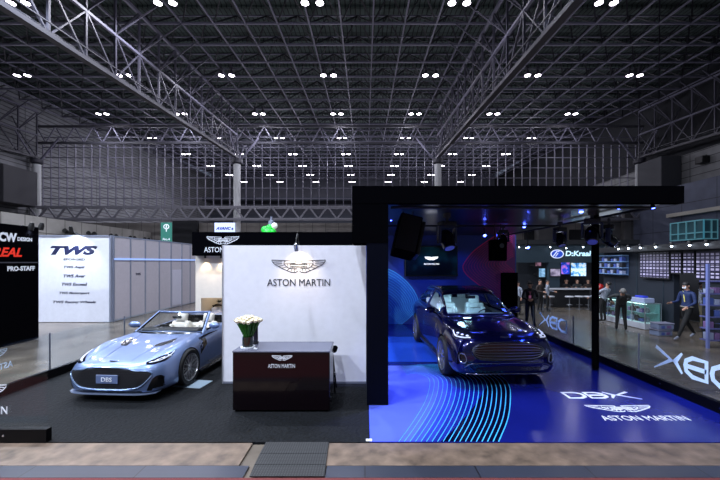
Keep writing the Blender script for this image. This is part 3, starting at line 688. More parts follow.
# ---- TWS booth
silver = mat('booth rail', (150, 156, 176), .35, metal=.4)
t = empty('exhibitor_wall', (0, 0, 0), 0, 'tall white lit exhibitor wall with TWS lettering left of the silver blue car', 'display wall')
wl = mat('white panel', (212, 214, 226), .5)
MB().box(-12.78, -9.98, 13.7, 13.8, .0, 3.37).build('panel', wl, t)
b = MB(); b.box(-9.99, -9.93, 13.66, 13.8, 0, 3.4); b.box(-12.8, -9.95, 13.66, 13.7, 3.34, 3.4); b.build('edge_rail', silver, t)
blu = mat('navy ink', (16, 22, 60), .5)
text('lettering', 'TWS', front_frame(X_(74, 13.7), 13.698, Z_(250.3, 13.7)), 1.85, .36, blu, t, bold=.06, shear=.35)
text('lettering', 'EFORGED', front_frame(X_(74.5, 13.7), 13.698, Z_(259.3, 13.7)), .84, .09, inkd, t, bold=.02)
for py, s, w in ((267.3, 'TWS Aspir', .84), (276, 'TWS Aver', .86), (284.3, 'TWS Exceed', 1.0), (293.3, 'TWS Motorsport', 1.18), (302.3, 'TWS Racing Wheels', 1.68)):
    text('lettering', s, front_frame(X_(74.5, 13.7), 13.698, Z_(py, 13.7)), w, .125, blu, t, bold=.02, shear=.25)
spot_lamp((X_(70, 13.2), 13.25, 3.55), (X_(72, 13.6), 13.75, 2.4), 'small bright lamp on top of the TWS wall', 170, (.82, .92, 1), 120, arm=[(X_(70, 13.2), 13.7, 3.4)], emit='cold', r=.07)
pan = mat('lavender white panel', (186, 180, 190), .5)
t = empty('partition_wall', (0, 0, 0), 0, 'long white panel partition running back from the TWS wall', 'partition')
ys = [13.82, 14.8, 15.8, 16.87, 17.9, 18.95, 19.85, 20.6]
for i in range(7):
    MB().box(-9.98, -9.92, ys[i]+.03, ys[i+1]-.03, .02, 3.33).build('panel', pan, t)
for y in ys: MB().box(-9.99, -9.90, y-.035, y+.035, 0, 3.38).build('post', silver, t)
b = MB(); b.box(-9.99, -9.91, ys[0], ys[-1], 3.33, 3.39); b.box(-9.99, -9.91, ys[0], ys[-1], 0, .05); b.build('rail', silver, t)
MB().box(-9.915, -9.89, ys[0], ys[-1], 2.43, 2.5).build('light_strip', mat('blue white light strip', (150, 180, 240), emit=.7), t)
text('lettering', 'TWS', frame((-9.915, 15.3, Z_(274, 15.3)), (0, 1, 0), (0, 0, 1)), .34, .1, blu, t, bold=.03)
MB().box(-9.925, -9.91, 18.0, 18.9, .1, 1.95).build('door_leaf', mat('pale door', (200, 198, 214), .4), t)
# black neighbour booth
t = empty('black_booth_wall', (0, 0, 0), 0, 'black exhibitor wall with white and red lettering at the left edge of the photo', 'display wall')
MB().box(-11.4, -10.07, 7.2, 10.8, 0, 3.42).build('panel', blk, t)
MB().box(-10.075, -10.06, 7.2, 10.8, 2.32, 2.35).build('joint', steel_d, t)
fr = lambda y, z: frame((-10.068, y, z), (0, 1, 0), (0, 0, 1))
text('lettering', 'CW', fr(9.87, 3.05), .5, .26, decal, t, bold=.05); text('lettering', 'DESIGN', fr(10.36, 3.02), .44, .11, decal, t, bold=.02)
o = text('lettering', 'REAL', fr(9.86, 2.63), .82, .26, mat('red vinyl', (226, 44, 24), .5, emit=.25), t, bold=.03, shear=.3); tag(o, 'red slanted lettering')
text('lettering', 'PRO-STAFF', fr(10.26, 2.16), .82, .14, decal, t, bold=.04)
for i, px in enumerate((31, 41)):
    Y = 10.5+i*.35; spot_lamp((X_(px, Y), Y, Z_(228, Y)), (X_(px, Y)-.3, Y, 2.0), ['left', 'right'][i]+' bright white lamp on top of the black exhibitor wall', 14, (.8, .92, 1), 110, r=.07, emit='cold', arm=[(X_(px, Y)-.25, Y, 3.44)])
# far signs above the header
t = empty('hanging_banner', (X_(166.5, 25), 25, 0), 0, 'green hanging banner with white symbol above the white partition', 'banner')
za, zb = Z_(242, 25), Z_(222.5, 25)
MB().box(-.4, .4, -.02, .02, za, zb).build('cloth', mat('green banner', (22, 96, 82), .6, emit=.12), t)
b = MB(); Tt = front_frame(0, -.022, zb-.35)
b.ribbon([(.18*math.cos(a*.3), .16*math.sin(a*.3)+.05) for a in range(21)], .05, Tt, .004, closed=True); b.ribbon([(0, .2), (0, -.3)], .06, Tt, .004); b.ribbon([(-.12, -.05), (.12, -.05)], .05, Tt, .004)
text('x', 'No.4', front_frame(0, -.022, za+.2), .5, .16, decal, mb=b); b.build('symbol', decal, t)
b = MB(); b.strut((-.35, 0, zb), (-.35, 0, zb+3), .012); b.strut((.35, 0, zb), (.35, 0, zb+3), .012); b.build('cable', steel_d, t)
t = empty('hanging_sign', (X_(225, 20), 20, 0), 0, 'pale blue sign with navy italic letters behind the round column base', 'sign')
za, zb = Z_(234, 20), Z_(222.8, 20)
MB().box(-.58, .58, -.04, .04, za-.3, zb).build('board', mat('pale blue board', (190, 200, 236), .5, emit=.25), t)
text('lettering', 'AVANC a', front_frame(0, -.045, za+.32), 1.0, .17, mat('royal blue ink', (30, 50, 150), .5), t, bold=.05, shear=.3)
b = MB(); b.strut((-.5, 0, 0), (-.5, 0, zb), .03); b.strut((.5, 0, 0), (.5, 0, zb), .03); b.build('post', steel_d, t)
t = empty('inflatable_figure', (X_(268, 19), 19, 0), 0, 'bright green rounded inflatable with a white ball above the black fascia', 'inflatable')
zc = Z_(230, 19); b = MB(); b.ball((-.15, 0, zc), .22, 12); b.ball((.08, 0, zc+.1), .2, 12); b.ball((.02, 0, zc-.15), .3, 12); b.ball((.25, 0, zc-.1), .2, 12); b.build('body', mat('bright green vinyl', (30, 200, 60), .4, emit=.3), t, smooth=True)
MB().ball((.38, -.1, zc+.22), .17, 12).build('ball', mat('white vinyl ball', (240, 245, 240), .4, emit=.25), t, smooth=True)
MB().lathe([(.05, zc+.75), (.06, zc+.55), (.16, zc+.5), (.18, zc+.2)], (.13, .2, 0), 12, caps=True).build('hat', mat('grey vinyl', (110, 116, 136), .5), t, smooth=True)
MB().lathe([(.3, 0), (.25, zc-.3)], n=12, caps=True).build('pedestal', steel_d, t)
# =================================================================== CARS
def sect_mesh(stations, ns=56, sub=4):
    """stations: (s, [9 half-section points (x,z)]) -> rings of full closed section"""
    xs = [a[0] for a in stations]; n = len(stations[0][1])
    s0, s1 = xs[0], xs[-1]; rings = []
    S_ = sorted(set([s0+(s1-s0)*(.5-.5*math.cos(math.pi*k/ns)) for k in range(ns+1)]+xs))
    for s in S_:
        P = [(hermite(xs, [st_[1][j][0] for st_ in stations], s), hermite(xs, [st_[1][j][1] for st_ in stations], s)) for j in range(n)]
        half = []
        for i in range(n-1):
            a = P[i-1] if i > 0 else (-P[1][0], P[1][1]); b_, c = P[i], P[i+1]; d = P[i+2] if i+2 < n else (-P[n-2][0], P[n-2][1])
            for k in range(sub):
                t = k/sub; half.append((cr(a[0], b_[0], c[0], d[0], t), cr(a[1], b_[1], c[1], d[1], t)))
        half.append(P[-1]); half[0] = (0, half[0][1]); half[-1] = (0, half[-1][1])
        ring = [V((x, s, z)) for x, z in half]+[V((-x, s, z)) for x, z in reversed(half[1:-1])]
        rings.append(ring)
    return rings
def body_object(name, stations, mats, parent, axles, wr, wy, tub, ns=56):
    b = MB(); rg = sect_mesh(stations, ns); b.loft(rg, True, True)
    o = b.build(name, mats, None, smooth=False)
    # triangulate end caps for clean projection
    cuts = []
    for s in axles:
        for sd in (-1, 1):
            c = MB(); c.lathe([(wr, -.22), (wr, .30)], (sd*(wy), s, wr*.93), 40, axis='X', caps=True); cuts.append(c.build('cut', MATS['wheel well'])) 
    if tub:
        c = MB(); c.loft([[V(p) for p in r] for r in tub], True, True); cuts.append(c.build('cut', MATS['cabin dark']))
    poly_sub(o, cuts); me = o.data
    me.polygons.foreach_set('use_smooth', [True]*len(me.polygons)); me.set_sharp_from_angle(angle=R(38))
    o.parent = parent
    bm = bmesh.new(); bm.from_mesh(me); bmesh.ops.triangulate(bm, faces=[f for f in bm.faces if len(f.verts) > 4])
    tree = BVHTree.FromBMesh(bm); bm.free()
    return o, tree
def cast(tree, p, d):
    h = tree.ray_cast(V(p), V(d)); return h[0], h[1]
class Proj:
    """puts outline shapes on a car body by casting from the front, the top or a side"""
    def __init__(s, tree): s.t = tree
    def pt(s, view, u, v, off):
        if view == 'F': o, d = V((u, -3, v)), V((0, 1, 0))
        elif view == 'T': o, d = V((u, v, 4)), V((0, 0, -1))
        elif view == 'L': o, d = V((4, u, v)), V((-1, 0, 0))
        else: o, d = V((-4, u, v)), V((1, 0, 0))
        h, n = cast(s.t, o, d)
        if h is None: return None
        return h-d*off
    def strip(s, b, view, lo, hi, off=.004, depth=.02, m=0, na=4):
        """quad strip between curves lo and hi, given thickness behind it"""
        d = {'F': V((0, 1, 0)), 'T': V((0, 0, -1)), 'L': V((-1, 0, 0)), 'R': V((1, 0, 0))}[view]
        rows = []; last = None
        for (a, c) in zip(lo, hi):
            row = []
            for k in range(na+1):
                t = k/na; q = s.pt(view, a[0]+(c[0]-a[0])*t, a[1]+(c[1]-a[1])*t, off)
                if q is None: q = row[-1] if row else (last[k] if last else None)
                if q is None:
                    q = V((a[0], .3, a[1])) if view == 'F' else V((a[0], a[1], .6)) if view == 'T' else V((.9 if view == 'L' else -.9, a[0], a[1]))
                row.append(q)
            rows.append(row); last = row
        # smooth outliers across the strip
        n = len(rows); m_ = na+1; top = [p for r in rows for p in r]; bot = [p+d*depth for p in top]
        vs = top+bot; N = len(top); fs = []
        for i in range(n-1):
            for j in range(na): fs.append((i*m_+j, i*m_+j+1, (i+1)*m_+j+1, (i+1)*m_+j)); fs.append(tuple(N+q for q in fs[-1][::-1]))
        for i in range(n-1):
            for j in (0, na): fs.append((i*m_+j, (i+1)*m_+j, N+(i+1)*m_+j, N+i*m_+j))
        for j in range(na):
            for i in (0, n-1): fs.append((i*m_+j, i*m_+j+1, N+i*m_+j+1, N+i*m_+j))
        b.add(vs, fs, m); return b
    def line(s, b, view, pts, r, off=.0, m=0, n=5, closed=False):
        q = [s.pt(view, u, v, off) for u, v in pts]; q = [x for x in q if x is not None]
        if len(q) > 1: b.tube(q, r, n, m, closed)
        return b
def dens(P, n=5, closed=False):
    if closed: P = list(P)+[P[0]]
    return spl(P, n)
def mir(P): return [(-x, y) for x, y in P]
def make_wheel(par, x, s, r, w, spokes, side, rim_m, turn=0, yspoke=True):
    t = bpy.data.objects.new('wheel', None); COL.objects.link(t); t.parent = par; t.location = (x, s, r); t.rotation_euler = (0, 0, turn)
    k = side; rr = r*.74
    MB().lathe([(rr, -w/2), (r*.93, -w/2), (r, -w*.38), (r, w*.38), (r*.93, w/2), (rr, w/2*.96), (rr, -w/2)], n=48, axis='X').build('tyre', MATS['tyre'], t, smooth=True)
    MB().lathe([(rr*1.0, k*w*.5), (rr*.965, k*w*.5), (rr*.93, k*w*.36), (rr*.9, -k*w*.4), (rr*1.0, -k*w*.4)], n=48, axis='X').build('rim', rim_m, t, smooth=True)
    MB().lathe([(.001, k*w*.02), (rr*.72, k*w*.02), (rr*.72, k*w*.10), (.001, k*w*.10)], n=32, axis='X').build('brake_disc', MATS['disc'], t, smooth=True)
    b = MB()
    for i in range(spokes):
        a = 2*math.pi*i/spokes
        def P(rad, ang, dx): return V((k*w*dx, rad*math.cos(ang), rad*math.sin(ang)))
        h = math.pi/spokes*.55
        b.strut(P(rr*.16, a, .36), P(rr*.5, a, .40), .017, 4, .012)
        if yspoke: b.strut(P(rr*.4, a, .39), P(rr*.95, a+h, .42), .012, 4, .009); b.strut(P(rr*.4, a, .39), P(rr*.95, a-h, .42), .012, 4, .009)
        else: b.strut(P(rr*.5, a, .4), P(rr*.95, a, .42), .016, 4, .02)
    b.lathe([(.001, k*w*.44), (.04, k*w*.43), (.055, k*w*.36), (.055, k*w*.2)], n=20, axis='X')
    b.build('spokes', rim_m, t, smooth=True, angle=30)
    return t
def seat_part(name, par, x, s, z, m, recl=.2, w=.25, hh=.62):
    b = MB()
    b.rbox(x-w, x+w, s-.28, s+.25, z-.12, z+.04, .08)
    T = Matrix.Translation((x, s+.25, z)) @ Matrix.Rotation(-recl, 4, 'X')
    b.rbox(-w*.96, w*.96, -.07, .09, 0, hh, .06, T=T); b.rbox(-w*.55, w*.55, -.06, .08, hh-.02, hh+.2, .06, T=T)
    for q in (-1, 1): b.rbox(q*w*.8-.05, q*w*.8+.05, -.14, .05, .08, hh*.8, .04, T=T)
    o = b.build(name, m, par, smooth=True, angle=50)
    c = MB()
    for k in range(3): c.rbox(-w*.5, w*.5, -.085, -.06, .12+k*.16, .13+k*.16, .006, T=T)
    c.build('stitching', MATS['cabin dark'], o); return o
def steering(par, x, s, z, m):
    b = MB(); T = Matrix.Translation((x, s, z)) @ Matrix.Rotation(R(-65), 4, 'X')
    b.tube([T @ V((.185*math.cos(a), .18*math.sin(a), 0)) for a in [2*math.pi*k/28 for k in range(28)]], .014, 8, closed=True)
    for a in (0, 180, 270): b.strut(T @ V((0, 0, 0)), T @ V((.18*math.cos(R(a)), .18*math.sin(R(a)), 0)), .02, 6, .014)
    b.lathe([(.001, .03), (.05, .02), (.05, -.05)], n=14, T=T); b.strut(T @ V((0, 0, -.03)), T @ V((0, 0, -.3)), .03, 8)
    return b.build('steering_wheel', m, par, smooth=True)
def mirror(par, x, s, z, k, m):
    b = MB(); rings = []
    for i in range(9):
        t = i/8; xx = x+k*(.0+.25*t); q = math.sin(math.pi*min(.97, max(.06, t)))**.5
        rings.append([V((xx, s-.03*t+.075*q*math.cos(a), z+.075*q*math.sin(a))) for a in [2*math.pi*j/14 for j in range(14)]])
    b.loft(rings, True, True); o = b.build('door_mirror', m, par, smooth=True)
    c = MB(); c.strut((x-k*.08, s+.03, z-.1), (x+k*.06, s, z-.04), .022, 8); c.build('mirror_arm', MATS['car black'], o)
    c = MB(); c.rbox(x+min(k*.05, k*.21), x+max(k*.05, k*.21), s+.055, s+.068, z-.05, z+.05, .01); c.build('mirror_glass', chrome, o); return o
mat('wheel well', (10, 10, 12), .8); mat('cabin dark', (22, 22, 26), .6); mat('tyre', (16, 16, 18), .7, bump=.1, scale=60); mat('disc', (90, 92, 96), .35, metal=.8); mat('car black', (8, 8, 11), .2, coat=.5)
mesh_g = tile_mat('grille mesh', (9, 9, 11), (52, 54, 60), .045, .03, 'XZ', .4, .005, .1, offset=.5)
head_l = mat('headlamp glow', (225, 232, 250), .15, emit=.35); lampg = mat('headlamp dark lens', (20, 22, 34), .06, coat=1)
wind = glass_mat('windscreen glass', (.9, .93, .95), .05)
# ----------------------------------------------------- convertible
c1p = mat('silver blue car paint', (112, 132, 174), .36, metal=.5, coat=.8)
MATS['wheel well'], MATS['cabin dark']
def st1(s, zb, wb, zl, wl, zm, wm, zs, ws, zt, wt, zi, wi, zc):
    return (s, [(0, zb), (wb, zb), (wl, zl), (wm, zm), (ws, zs), (wt, zt), (wi, zi), (wi*.5, zi+(zc-zi)*.7), (0, zc)])
car1 = empty('convertible_car', (-4.29, 5.84, .014), R(-4), 'silver blue open sports car with big dark grille and cream seats on the dark carpet', 'car'); car1.scale = (.92, .945, .945)
ST1 = [
 st1(0.00, .20, .40, .24, .50, .38, .56, .50, .54, .565, .44, .60, .26, .615),
 st1(0.05, .16, .50, .20, .70, .36, .75, .52, .715, .605, .58, .635, .34, .65),
 st1(0.15, .13, .60, .18, .825, .36, .86, .55, .815, .645, .67, .665, .40, .685),
 st1(0.30, .12, .68, .17, .89, .36, .925, .59, .875, .70, .72, .70, .44, .715),
 st1(0.55, .12, .74, .17, .93, .40, .965, .66, .925, .785, .75, .755, .48, .765),
 st1(0.95, .13, .76, .18, .94, .45, .985, .74, .955, .865, .775, .82, .52, .835),
 st1(1.40, .13, .76, .18, .93, .48, .965, .75, .935, .885, .78, .875, .54, .895),
 st1(1.75, .13, .76, .18, .915, .48, .945, .75, .92, .895, .79, .91, .55, .925),
 st1(2.40, .13, .76, .18, .905, .48, .93, .76, .91, .905, .80, .915, .55, .925),
 st1(3.20, .13, .76, .18, .92, .50, .965, .80, .945, .94, .80, .955, .55, .96),
 st1(3.75, .14, .76, .19, .94, .52, 1.0, .84, .965, .98, .80, .99, .50, 1.0),
 st1(4.30, .18, .72, .24, .90, .52, .965, .84, .93, .965, .76, .98, .45, .985),
 st1(4.60, .26, .60, .32, .80, .54, .86, .80, .84, .92, .70, .94, .40, .95),
 st1(4.72, .36, .50, .40, .66, .56, .72, .74, .70, .84, .58, .86, .35, .87)]
tub1 = [[(-.66, 1.86, .45), (.66, 1.86, .45), (.72, 1.78, 1.2), (-.72, 1.78, 1.2)], [(-.66, 2.9, .45), (.66, 2.9, .45), (.72, 3.05, 1.2), (-.72, 3.05, 1.2)]]
bd1, tr1 = body_object('body', ST1, [c1p, MATS['wheel well'], MATS['cabin dark']], car1, (.95, 3.755), .385, .87, tub1)
P1 = Proj(tr1)
g_hi = [(-.78, .50), (-.70, .545), (-.50, .56), (-.36, .60), (-.2, .612), (0, .614), (.2, .612), (.36, .60), (.50, .56), (.70, .545), (.78, .50)]
g_lo = [(-.78, .46), (-.70, .36), (-.58, .27), (-.40, .235), (-.2, .222), (0, .22), (.2, .222), (.40, .235), (.58, .27), (.70, .36), (.78, .46)]
b = MB(); P1.strip(b, 'F', dens(g_lo, 3), dens(g_hi, 3), .006, .02, na=8); gr = b.build('grille', mesh_g, car1)
b = MB(); P1.line(b, 'F', dens(g_lo, 3)+dens(g_hi, 3)[::-1], .014, .008, closed=True, n=6); b.build('grille_frame', mat('bright blue silver rim', (170, 196, 236), .2, metal=.8), gr, smooth=True)
# licence plate
y_ = P1.pt('F', 0, .40, 0).y; b = MB(); b.rbox(-.21, .21, y_-.03, y_-.012, .33, .485, .012); pl = b.build('number_plate', mat('blue grey plate', (96, 112, 150), .35), car1)
text('plate_lettering', 'DBS', front_frame(0, y_-.0305, .405), .2, .075, decal, pl)
b = MB(); yb_ = P1.pt('T', 0, .12, 0); wings(b, frame((0, .12, yb_.z+.006), (1, 0, 0), (0, .97, .22)), .16, .004, th=3); b.build('badge', chrome, car1)
b = MB(); P1.strip(b, 'F', [(x, .165) for x in [-.62+.0775*k for k in range(17)]], [(x, .195) for x in [-.62+.0775*k for k in range(17)]], .01, .03, na=2); b.build('lower_intake', MATS['car black'], car1)
b = MB()
pts = [(-.84+.105*k, 0) for k in range(17)]; q = []
for x, _ in pts:
    h = P1.pt('F', x*.99, .19, 0); q.append(V((x, (h.y if h else .25)-.045, .135)))
b.loft([[p, p+V((0, .14, 0)), p+V((0, .14, .02)), p+V((0, 0, .012))] for p in q], True, True); b.build('front_splitter', mat('pearl splitter', (120, 132, 160), .3, metal=.4, coat=.5), car1)
for k, nm in ((1, 'L'), (-1, 'R')):
    M_ = (lambda P: P) if k == 1 else mir
    # headlights seen from above
    hi = M_([(.60, .17), (.66, .24), (.73, .34), (.80, .46), (.845, .58), (.855, .66)]); lo = M_([(.64, .12), (.72, .15), (.79, .23), (.85, .34), (.875, .47), (.862, .66)])
    b = MB(); P1.strip(b, 'T', dens(lo, 4), dens(hi, 4), .004, .012, na=4); hl = b.build('headlight', lampg, car1, smooth=True)
    b = MB(); P1.line(b, 'T', dens(M_([(.66, .17), (.75, .24), (.82, .36), (.855, .50), (.858, .62)]), 4), .009, .006); P1.line(b, 'T', dens(M_([(.70, .19), (.76, .30), (.82, .42)]), 3), .007, .006)
    for u, v in M_([(.69, .2), (.75, .28), (.80, .37), (.835, .47)]):
        h = P1.pt('T', u, v, .0); b.ball(h+V((0, 0, .002)), .022, 8, sc=(1, 1, .5))
    b.build('lamp_strip', head_l, hl, smooth=True)
    # side air intakes at the nose corners
    hi = M_([(.79, .40), (.83, .44), (.87, .44), (.905, .40)]); lo = M_([(.70, .20), (.78, .175), (.85, .17), (.91, .18)])
    b = MB(); P1.strip(b, 'F', dens(lo, 3), dens(hi, 3), .006, .02, na=4); b.build('corner_intake', MATS['car black'], car1)
    # bonnet vents
    hi = M_([(.28, .80), (.33, .96), (.42, 1.14), (.50, 1.26)]); lo = M_([(.30, .78), (.45, .84), (.54, 1.04), (.50, 1.26)])
    b = MB(); P1.strip(b, 'T', dens(lo, 4), dens(hi, 4), .003, .01, na=3); b.build('bonnet_vent', MATS['car black'], car1)
    b = MB(); P1.line(b, 'T', dens(M_([(.30, .16), (.33, .5), (.40, 1.0), (.52, 1.6)]), 6), .007, -.002); P1.line(b, 'T', dens(M_([(.56, .2), (.60, .5), (.64, 1.0), (.70, 1.62)]), 6), .005, -.001); b.build('bonnet_crease', c1p, bd1, smooth=True)
    v = 'L' if k == 1 else 'R'
    b = MB(); P1.line(b, v, [(1.72, .25), (1.68, .6), (1.74, .86)], .004, .0); P1.line(b, v, [(2.95, .25), (3.02, .6), (2.98, .88)], .004, 0); P1.line(b, v, [(1.72, .25), (2.95, .25)], .004, 0); b.build('door_gap', MATS['car black'], bd1)
    b = MB(); P1.strip(b, v, [(1.36, .50), (1.5, .58), (1.66, .66)], [(1.36, .74), (1.5, .80), (1.66, .80)], .004, .01, na=3); P1.strip(b, v, [(1.42, .80), (1.9, .83), (2.3, .84)], [(1.42, .84), (1.9, .855), (2.3, .845)], .004, .01, na=1); b.build('side_strake', MATS['car black'], car1)
    b = MB(); b.loft([[V((k*(.90+.03*math.sin(i*.31)), 1.35+i*.2, .12)), V((k*(.98), 1.35+i*.2, .12)), V((k*.98, 1.35+i*.2, .15)), V((k*.90, 1.35+i*.2, .19))] for i in range(11)], True, True); b.build('side_sill', MATS['car black'], car1)
    mirror(car1, k*.86, 1.92, 1.02, k, c1p)
    seat_part('seat', car1, k*.36, 2.42, .52, mat('cream leather', (214, 208, 196), .5), .24, .25, .46)
    for s in (.95, 3.755): make_wheel(car1, k*.865, s, .36, .26, 10, k, mat('bright rim', (205, 203, 205), .3, metal=.75), 0)
# dashboard, wheel, windscreen
b = MB(); b.rbox(-.70, .70, 1.72, 2.02, .78, .96, .06); b.build('dashboard', MATS['cabin dark'], car1, smooth=True)
b = MB(); b.rbox(-.10, .10, 2.0, 2.9, .45, .68, .04); b.rbox(-.64, .64, 2.82, 3.02, .5, .90, .08); b.build('console', mat('cream leather', (214, 208, 196)), car1, smooth=True)
b = MB(); b.rbox(-.62, .62, 2.96, 3.0, .88, 1.1, .03); b.build('wind_deflector', MATS['car black'], car1)
steering(car1, -.36, 2.12, .84, MATS['cabin dark'])
for k in (-1, 1):
    b = MB(); b.rbox(k*.4-.2, k*.4+.2, 3.05, 3.9, .88, .99, .05); b.build('rear_hump', c1p, bd1, smooth=True)
# windscreen: quad patch curved in plan
def ws_pt(u, t, wb, sb, zb_, wt, s_t, zt_, bow):
    w_ = wb+(wt-wb)*t; s = sb+(s_t-sb)*t-(1-(u*u))*0+bow*(u*u); z = zb_+(zt_-zb_)*t-.03*u*u*(1-t*.4)
    return V((u*w_, s, z))
A1 = (.82, 1.50, .90, .65, 2.12, 1.285, .20)
rows = [[ws_pt(-1+2*j/16, i/6, *A1) for j in range(17)] for i in range(7)]
b = MB(); b.loft(rows, closed=False); wsn = b.build('windscreen', wind, car1, smooth=True)
b = MB(); b.tube(rows[-1], .022, 8); b.tube([ws_pt(-1, t, *A1) for t in (-.05, .2, .5, .8, 1)], .028, 8); b.tube([ws_pt(1, t, *A1) for t in (-.05, .2, .5, .8, 1)], .028, 8); b.build('windscreen_frame', c1p, wsn, smooth=True)
b = MB(); b.tube([ws_pt(u/8, .02, *A1)+V((0, -.02, .0)) for u in range(-8, 9)], .03, 6); b.tube([p+V((0, .02, -.018)) for p in rows[-1]], .016, 6)
for k in (-1, 1): b.tube([ws_pt(k*.95, t, *A1)+V((0, .012, 0)) for t in (0, .5, 1)], .018, 6)
b.build('windscreen_seal', MATS['car black'], wsn, smooth=True)
b = MB(); b.rbox(-.11, .11, 2.0, 2.04, 1.15, 1.21, .02); b.strut((0, 2.03, 1.2), (0, 2.1, 1.27), .012); b.build('rear_view_mirror', MATS['cabin dark'], car1, smooth=True)
# ----------------------------------------------------- dark SUV
c2p = mat('midnight blue car paint', (9, 12, 66), .17, metal=.6, coat=1)
car2 = empty('suv_car', (2.63, 6.42, .014), R(2), 'glossy dark midnight blue sport utility car with wide slatted grille on the blue floor', 'car')
ST2 = [
 st1(0.00, .34, .50, .40, .62, .52, .66, .70, .62, .82, .52, .87, .30, .88),
 st1(0.06, .26, .60, .34, .80, .52, .83, .74, .78, .88, .64, .915, .38, .925),
 st1(0.16, .23, .68, .31, .90, .52, .925, .78, .86, .93, .72, .945, .44, .955),
 st1(0.34, .22, .74, .30, .95, .54, .965, .82, .92, .985, .76, .985, .48, .995),
 st1(0.60, .22, .78, .30, .965, .58, .985, .86, .95, 1.035, .79, 1.015, .52, 1.03),
 st1(0.92, .23, .80, .31, .97, .62, 1.0, .90, .97, 1.075, .81, 1.05, .55, 1.07),
 st1(1.45, .24, .80, .31, .955, .62, .985, .92, .955, 1.10, .82, 1.10, .58, 1.12),
 st1(2.00, .24, .80, .31, .94, .62, .965, .94, .945, 1.12, .83, 1.14, .58, 1.15),
 st1(3.00, .24, .80, .31, .94, .64, .965, .97, .945, 1.15, .83, 1.16, .58, 1.17),
 st1(3.98, .26, .80, .33, .96, .66, 1.0, 1.0, .975, 1.18, .82, 1.19, .55, 1.2),
 st1(4.55, .30, .76, .38, .93, .68, .965, 1.0, .94, 1.17, .78, 1.18, .5, 1.19),
 st1(4.88, .38, .68, .44, .86, .70, .90, .98, .88, 1.12, .72, 1.14, .46, 1.15),
 st1(5.04, .46, .56, .52, .74, .72, .78, .94, .76, 1.04, .62, 1.06, .4, 1.07)]
tub2 = [[(-.70, 1.85, .5), (.70, 1.85, .5), (.72, 1.62, 1.4), (-.72, 1.62, 1.4)], [(-.70, 4.5, .5), (.70, 4.5, .5), (.70, 4.6, 1.4), (-.70, 4.6, 1.4)]]
bd2, tr2 = body_object('body', ST2, [c2p, MATS['wheel well'], MATS['cabin dark']], car2, (.92, 3.98), .43, .89, tub2)
P2 = Proj(tr2)
g_hi = [(-.68, .735), (-.60, .80), (-.46, .845), (-.25, .86), (0, .865), (.25, .86), (.46, .845), (.60, .80), (.68, .735)]
g_lo = [(-.68, .705), (-.62, .60), (-.48, .545), (-.25, .53), (0, .525), (.25, .53), (.48, .545), (.62, .60), (.68, .705)]
b = MB(); P2.strip(b, 'F', dens(g_lo, 4), dens(g_hi, 4), .006, .02, na=8); gr = b.build('grille', MATS['car black'], car2)
b = MB()
for i in range(6):
    t = (i+.6)/6.2; P2.line(b, 'F', [(l[0]*.98, l[1]+(h[1]-l[1])*t) for l, h in zip(dens(g_lo, 3), dens(g_hi, 3))], .0065, .016, n=4)
b.build('grille_slats', mat('satin slat metal', (112, 114, 122), .3, metal=.8), gr)
b = MB(); P2.line(b, 'F', dens(g_lo, 3)+dens(g_hi, 3)[::-1], .012, .008, closed=True, n=6); b.build('grille_frame', MATS['car black'], gr, smooth=True)
b = MB(); h = P2.pt('T', 0, .10, 0); wings(b, frame((0, .09, h.z+.004), (1, 0, 0), (0, .97, .22)), .20, .006, th=3.4); b.build('badge', chrome, car2)
b = MB(); P2.strip(b, 'F', [(x, .30) for x in [-.6+.1*k for k in range(13)]], [(x, .43-abs(x)*.05) for x in [-.6+.1*k for k in range(13)]], .008, .02, na=3); b.build('lower_intake', MATS['car black'], car2)
b = MB(); P2.line(b, 'F', dens([(-.80, .40), (-.68, .47), (-.4, .475), (0, .478), (.4, .475), (.68, .47), (.80, .40)], 4), .011, .008); P2.line(b, 'F', dens([(-.75, .27), (0, .27), (.75, .27)], 8), .012, .01); b.build('bumper_trim', mat('bright dark trim', (120, 124, 150), .15, metal=.9), car2, smooth=True)
